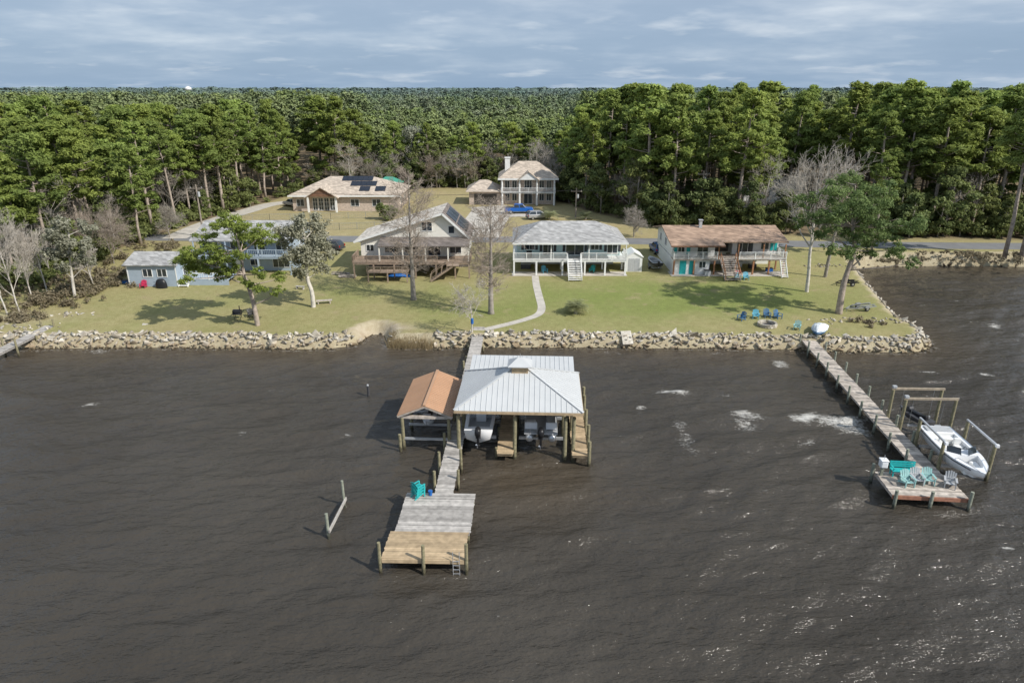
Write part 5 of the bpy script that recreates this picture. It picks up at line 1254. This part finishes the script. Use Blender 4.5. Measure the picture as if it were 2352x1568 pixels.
def car(name,label,cat,loc,rz,paint,kind='suv'):
    t_=thing(name,label,cat,loc,rz); W=1.9
    if kind=='pickup':
        L=5.8; prof=[(-2.9,.45),(2.85,.45),(2.9,.95),(2.75,1.12),(1.35,1.2),(-2.9,1.2)]; cab=[(1.45,1.18),(.75,1.9),(-.95,1.92),(-1.15,1.18)]; yf,yr_=1.9,-1.75;r=.42
    else:
        L=4.6; prof=[(-2.25,.4),(2.25,.4),(2.3,.8),(2.1,.98),(1.05,1.08),(-2.25,1.1)]; cab=[(1.15,1.06),(.45,1.62),(-1.7,1.66),(-2.2,1.08)]; yf,yr_=1.4,-1.35;r=.35
    MB().prism(prof,-W/2,W/2,'x').build('body',paint,t_,bev=.1)
    wb,wt=W/2-.06,W/2-.24; zb,zt=cab[0][1],cab[1][1]
    vs=[(sg*(wb if z<zb+.1 else wt),a,z) for sg in (-1,1) for a,z in cab]
    MB().add(vs,[(0,1,2,3),(7,6,5,4),(0,4,5,1),(1,5,6,2),(2,6,7,3),(3,7,4,0)]).build('cab',paint,t_,bev=.06)
    def lerp(a,b,f): return tuple(a[i]+(b[i]-a[i])*f for i in range(3))
    def win(q,nm):
        cx=[sum(v_[i] for v_ in q)/4 for i in range(3)]; q2=[lerp(v_,cx,.13) for v_ in q]; n_=(Vector(q2[1])-Vector(q2[0])).cross(Vector(q2[2])-Vector(q2[0])).normalized()
        ctr=Vector((0,(cab[0][0]+cab[-1][0])/2,(zb+zt)/2))
        if n_.dot(Vector(cx)-ctr)<0: n_=-n_
        MB().poly([Vector(v_)+n_*.012 for v_ in q2]).build(nm,glass,t_)
    for s in (0,4):
        A_,B_,C_,D_=vs[s:s+4]; m1=lerp(B_,C_,.5); m2=lerp(A_,D_,.52)
        win([A_,B_,m1,m2],'side_window'); win([m2,m1,C_,D_],'side_window')
    win([vs[0],vs[4],vs[5],vs[1]],'windshield'); win([vs[2],vs[6],vs[7],vs[3]],'rear_window')
    wheels(t_,W,yf,yr_,r)
    for s in (-1,1):
        MB().box(s*.7-.2,s*.7+.2,L/2-.03,L/2+.02,.72,.9).build('headlight',lampw,t_); MB().box(s*.82-.1,s*.82+.1,-L/2-.02,-L/2+.03,.75,1.05).build('tail_light',lampred,t_)
    MB().box(-W/2+.05,W/2-.05,L/2-.02,L/2+.08,.42,.6).build('bumper',dark,t_); MB().box(-W/2+.05,W/2-.05,-L/2-.08,-L/2+.02,.42,.6).build('bumper',dark,t_)
    if kind=='pickup': MB().box(-.78,.78,-2.8,-1.25,1.202,1.215).build('truck_bed',dark,t_)
car('pickup_truck','bright blue pickup truck parked before the two storey brick house','pickup truck',G(1192,490)+Vector((0,0,.04)),-1.5,bluecar,'pickup')
car('parked_car','blue car parked by the road left of the brown roofed house','car',G(1511,580)+Vector((0,0,.02)),.05,darkblue)
car('parked_car','dark car behind the silvery tree beside the cream house','car',G(757,575),1.3,dark)
car('parked_car','silver car on the long driveway by the solar panel house','car',G(672,474)+Vector((0,0,.03)),.9,silver)
car('parked_car','pale car parked near the feathery palm behind the aqua house','car',G(1236,503),-1.3,silver)
def upole(label,a,b,top):
    p=G(a,b); z=atY(a,top,p.y).z-p.z; t_=thing('utility_pole',label,'utility pole',p); MB().path([(0,0,-.3),(0,0,z)],[.17,.12],9).build('pole',polewood,t_)
    MB().box(-1.1,1.1,-.08,.06,z-.7,z-.56).build('crossarm',polewood,t_); MB().path([(.3,0,z-2.0),(.3,0,z-1.2)],[.22,.22],10).build('transformer',greypl,t_)
    for x in (-.95,0,.95): MB().path([(x,0,z-.56),(x,0,z-.35)],[.05,.04],6).build('insulator',greypl,t_)
    return p+Vector((0,0,z-.4))
A_=upole('utility pole with transformer left of the blue grey house',468,545,424); B_=upole('utility pole beside the two storey brick house',1322,500,432); C_=upole('tall utility pole at the edge of the right forest',1605,520,392); Dp=Vector((110,121,10.5))
for k,(p,q) in enumerate(((B_,C_),(C_,Dp),(A_,B_))):
    for x in (-.9,.9):
        o=MB().path([p.lerp(q,i/12)+Vector((x,0,-1.2*math.sin(math.pi*i/12))) for i in range(13)],.018,4,False).build('power_line',black)
        tag(o,'thin black power line strung '+['between the brick house pole and the tall forest pole','from the tall forest pole to the right','from the left pole to the brick house pole'][k],'power line',['power lines between the middle poles','power lines to the right','power lines to the left pole'][k])
def fence(label,pts):
    t_=thing('wire_fence',label,'fence',pts[0]); m=MB(); base=pts[0]
    for p,q in zip(pts[:-1],pts[1:]):
        L=(q-p).length; k=max(1,int(L/3))
        for i in range(k+1):
            s=p.lerp(q,i/k)-base; MB().tube(s,s+Vector((0,0,1.25)),.04,.04,6).build('post',wire,t_)
        for h in (.1,.4,.7,1.0,1.2): m.tube(p-base+Vector((0,0,h)),q-base+Vector((0,0,h)),.014 if h<1.2 else .03,None,4)
        for i in range(int(L/.4)): s=p.lerp(q,i*.4/L)-base; m.tube(s,s+Vector((0,0,1.2)),.007,None,3)
    m.build('mesh',wire,t_)
fence('long wire fence on the grass below the solar panel house',[G(*q) for q in ((640,530),(780,528),(900,524))]); fence('wire fence along the front lawn of the solar panel house',[G(*q) for q in ((500,510),(620,506),(760,503),(880,500))])

# ------------------------------------------------------------------ light, sky, camera
S_=Vector((.655,-.385,.645)).normalized()
sl=bpy.data.lights.new('sun','SUN'); sl.energy=4.8; sl.angle=math.radians(.6); sl.color=(1,.955,.885)
so=bpy.data.objects.new('sun',sl); C.objects.link(so); so.rotation_euler=(-S_).to_track_quat('-Z','Y').to_euler(); so.location=(40,-30,60)
w=bpy.data.worlds.new('World'); scene.world=w; w.use_nodes=True; nt=w.node_tree; nt.nodes.clear()
class WT(NT):
    def __init__(s): s.t=nt; s.n=nt.nodes; s.l=nt.links
t=WT()
out=t.new('ShaderNodeOutputWorld'); bg=t.new('ShaderNodeBackground'); bg2=t.new('ShaderNodeBackground'); sky=t.new('ShaderNodeTexSky',sky_type='NISHITA')
sky.sun_disc=False; sky.sun_elevation=math.asin(S_.z); sky.sun_rotation=math.atan2(S_.x,S_.y)
t.l.new(sky.outputs[0],bg.inputs[0]); bg.inputs[1].default_value=.10
tc=t.new('ShaderNodeTexCoord').outputs['Generated']; sp=t.new('ShaderNodeSeparateXYZ'); t.l.new(tc,sp.inputs[0])
zc=t.math('ADD',t.math('MAXIMUM',sp.outputs[2],0),.13)
cb=t.new('ShaderNodeCombineXYZ'); t.l.new(t.math('DIVIDE',sp.outputs[0],zc),cb.inputs[0]); t.l.new(t.math('DIVIDE',sp.outputs[1],zc),cb.inputs[1])
n1=t.noise(cb.outputs[0],.75,4,.5); n2=t.noise(cb.outputs[0],2.3,4,.6)
cl_=t.ramp(t.math('ADD',t.math('MULTIPLY',n1,.72),t.math('MULTIPLY',n2,.28)),.33,.66)
hz_=t.ramp(sp.outputs[2],0.0,.11)
base=t.mix(hz_,(.265,.38,.535),(.36,.445,.575)); lit=t.mix(hz_,(.38,.48,.61),(.60,.66,.735)); dkc=t.mix(hz_,(.23,.34,.49),(.285,.375,.505))
col=t.mix(cl_,dkc,t.mix(t.ramp(cl_,.4,1),base,lit))
mp=t.new('ShaderNodeMapping'); mp.inputs['Location'].default_value=(3.3,1.7,0); t.l.new(cb.outputs[0],mp.inputs[0])
pm=t.math('MULTIPLY',t.ramp(t.noise(mp.outputs[0],1.5,4,.55),.56,.74),.55,True)
col=t.mix(pm,col,(.66,.71,.77))
t.l.new(col,bg2.inputs[0]); bg2.inputs[1].default_value=1.2
mx=t.new('ShaderNodeMixShader'); mx.inputs[0].default_value=.88
t.l.new(bg.outputs[0],mx.inputs[1]); t.l.new(bg2.outputs[0],mx.inputs[2]); t.l.new(mx.outputs[0],out.inputs[0])
cd=bpy.data.cameras.new('camera'); cd.sensor_width=36; cd.lens=24; cd.clip_end=12000; cd.clip_start=.5
co=bpy.data.objects.new('camera',cd); C.objects.link(co); co.location=(0,0,CAMZ); co.rotation_euler=(math.pi/2-P,0,0); scene.camera=co
scene.view_settings.view_transform='Standard'; scene.view_settings.look='None'; scene.view_settings.exposure=0
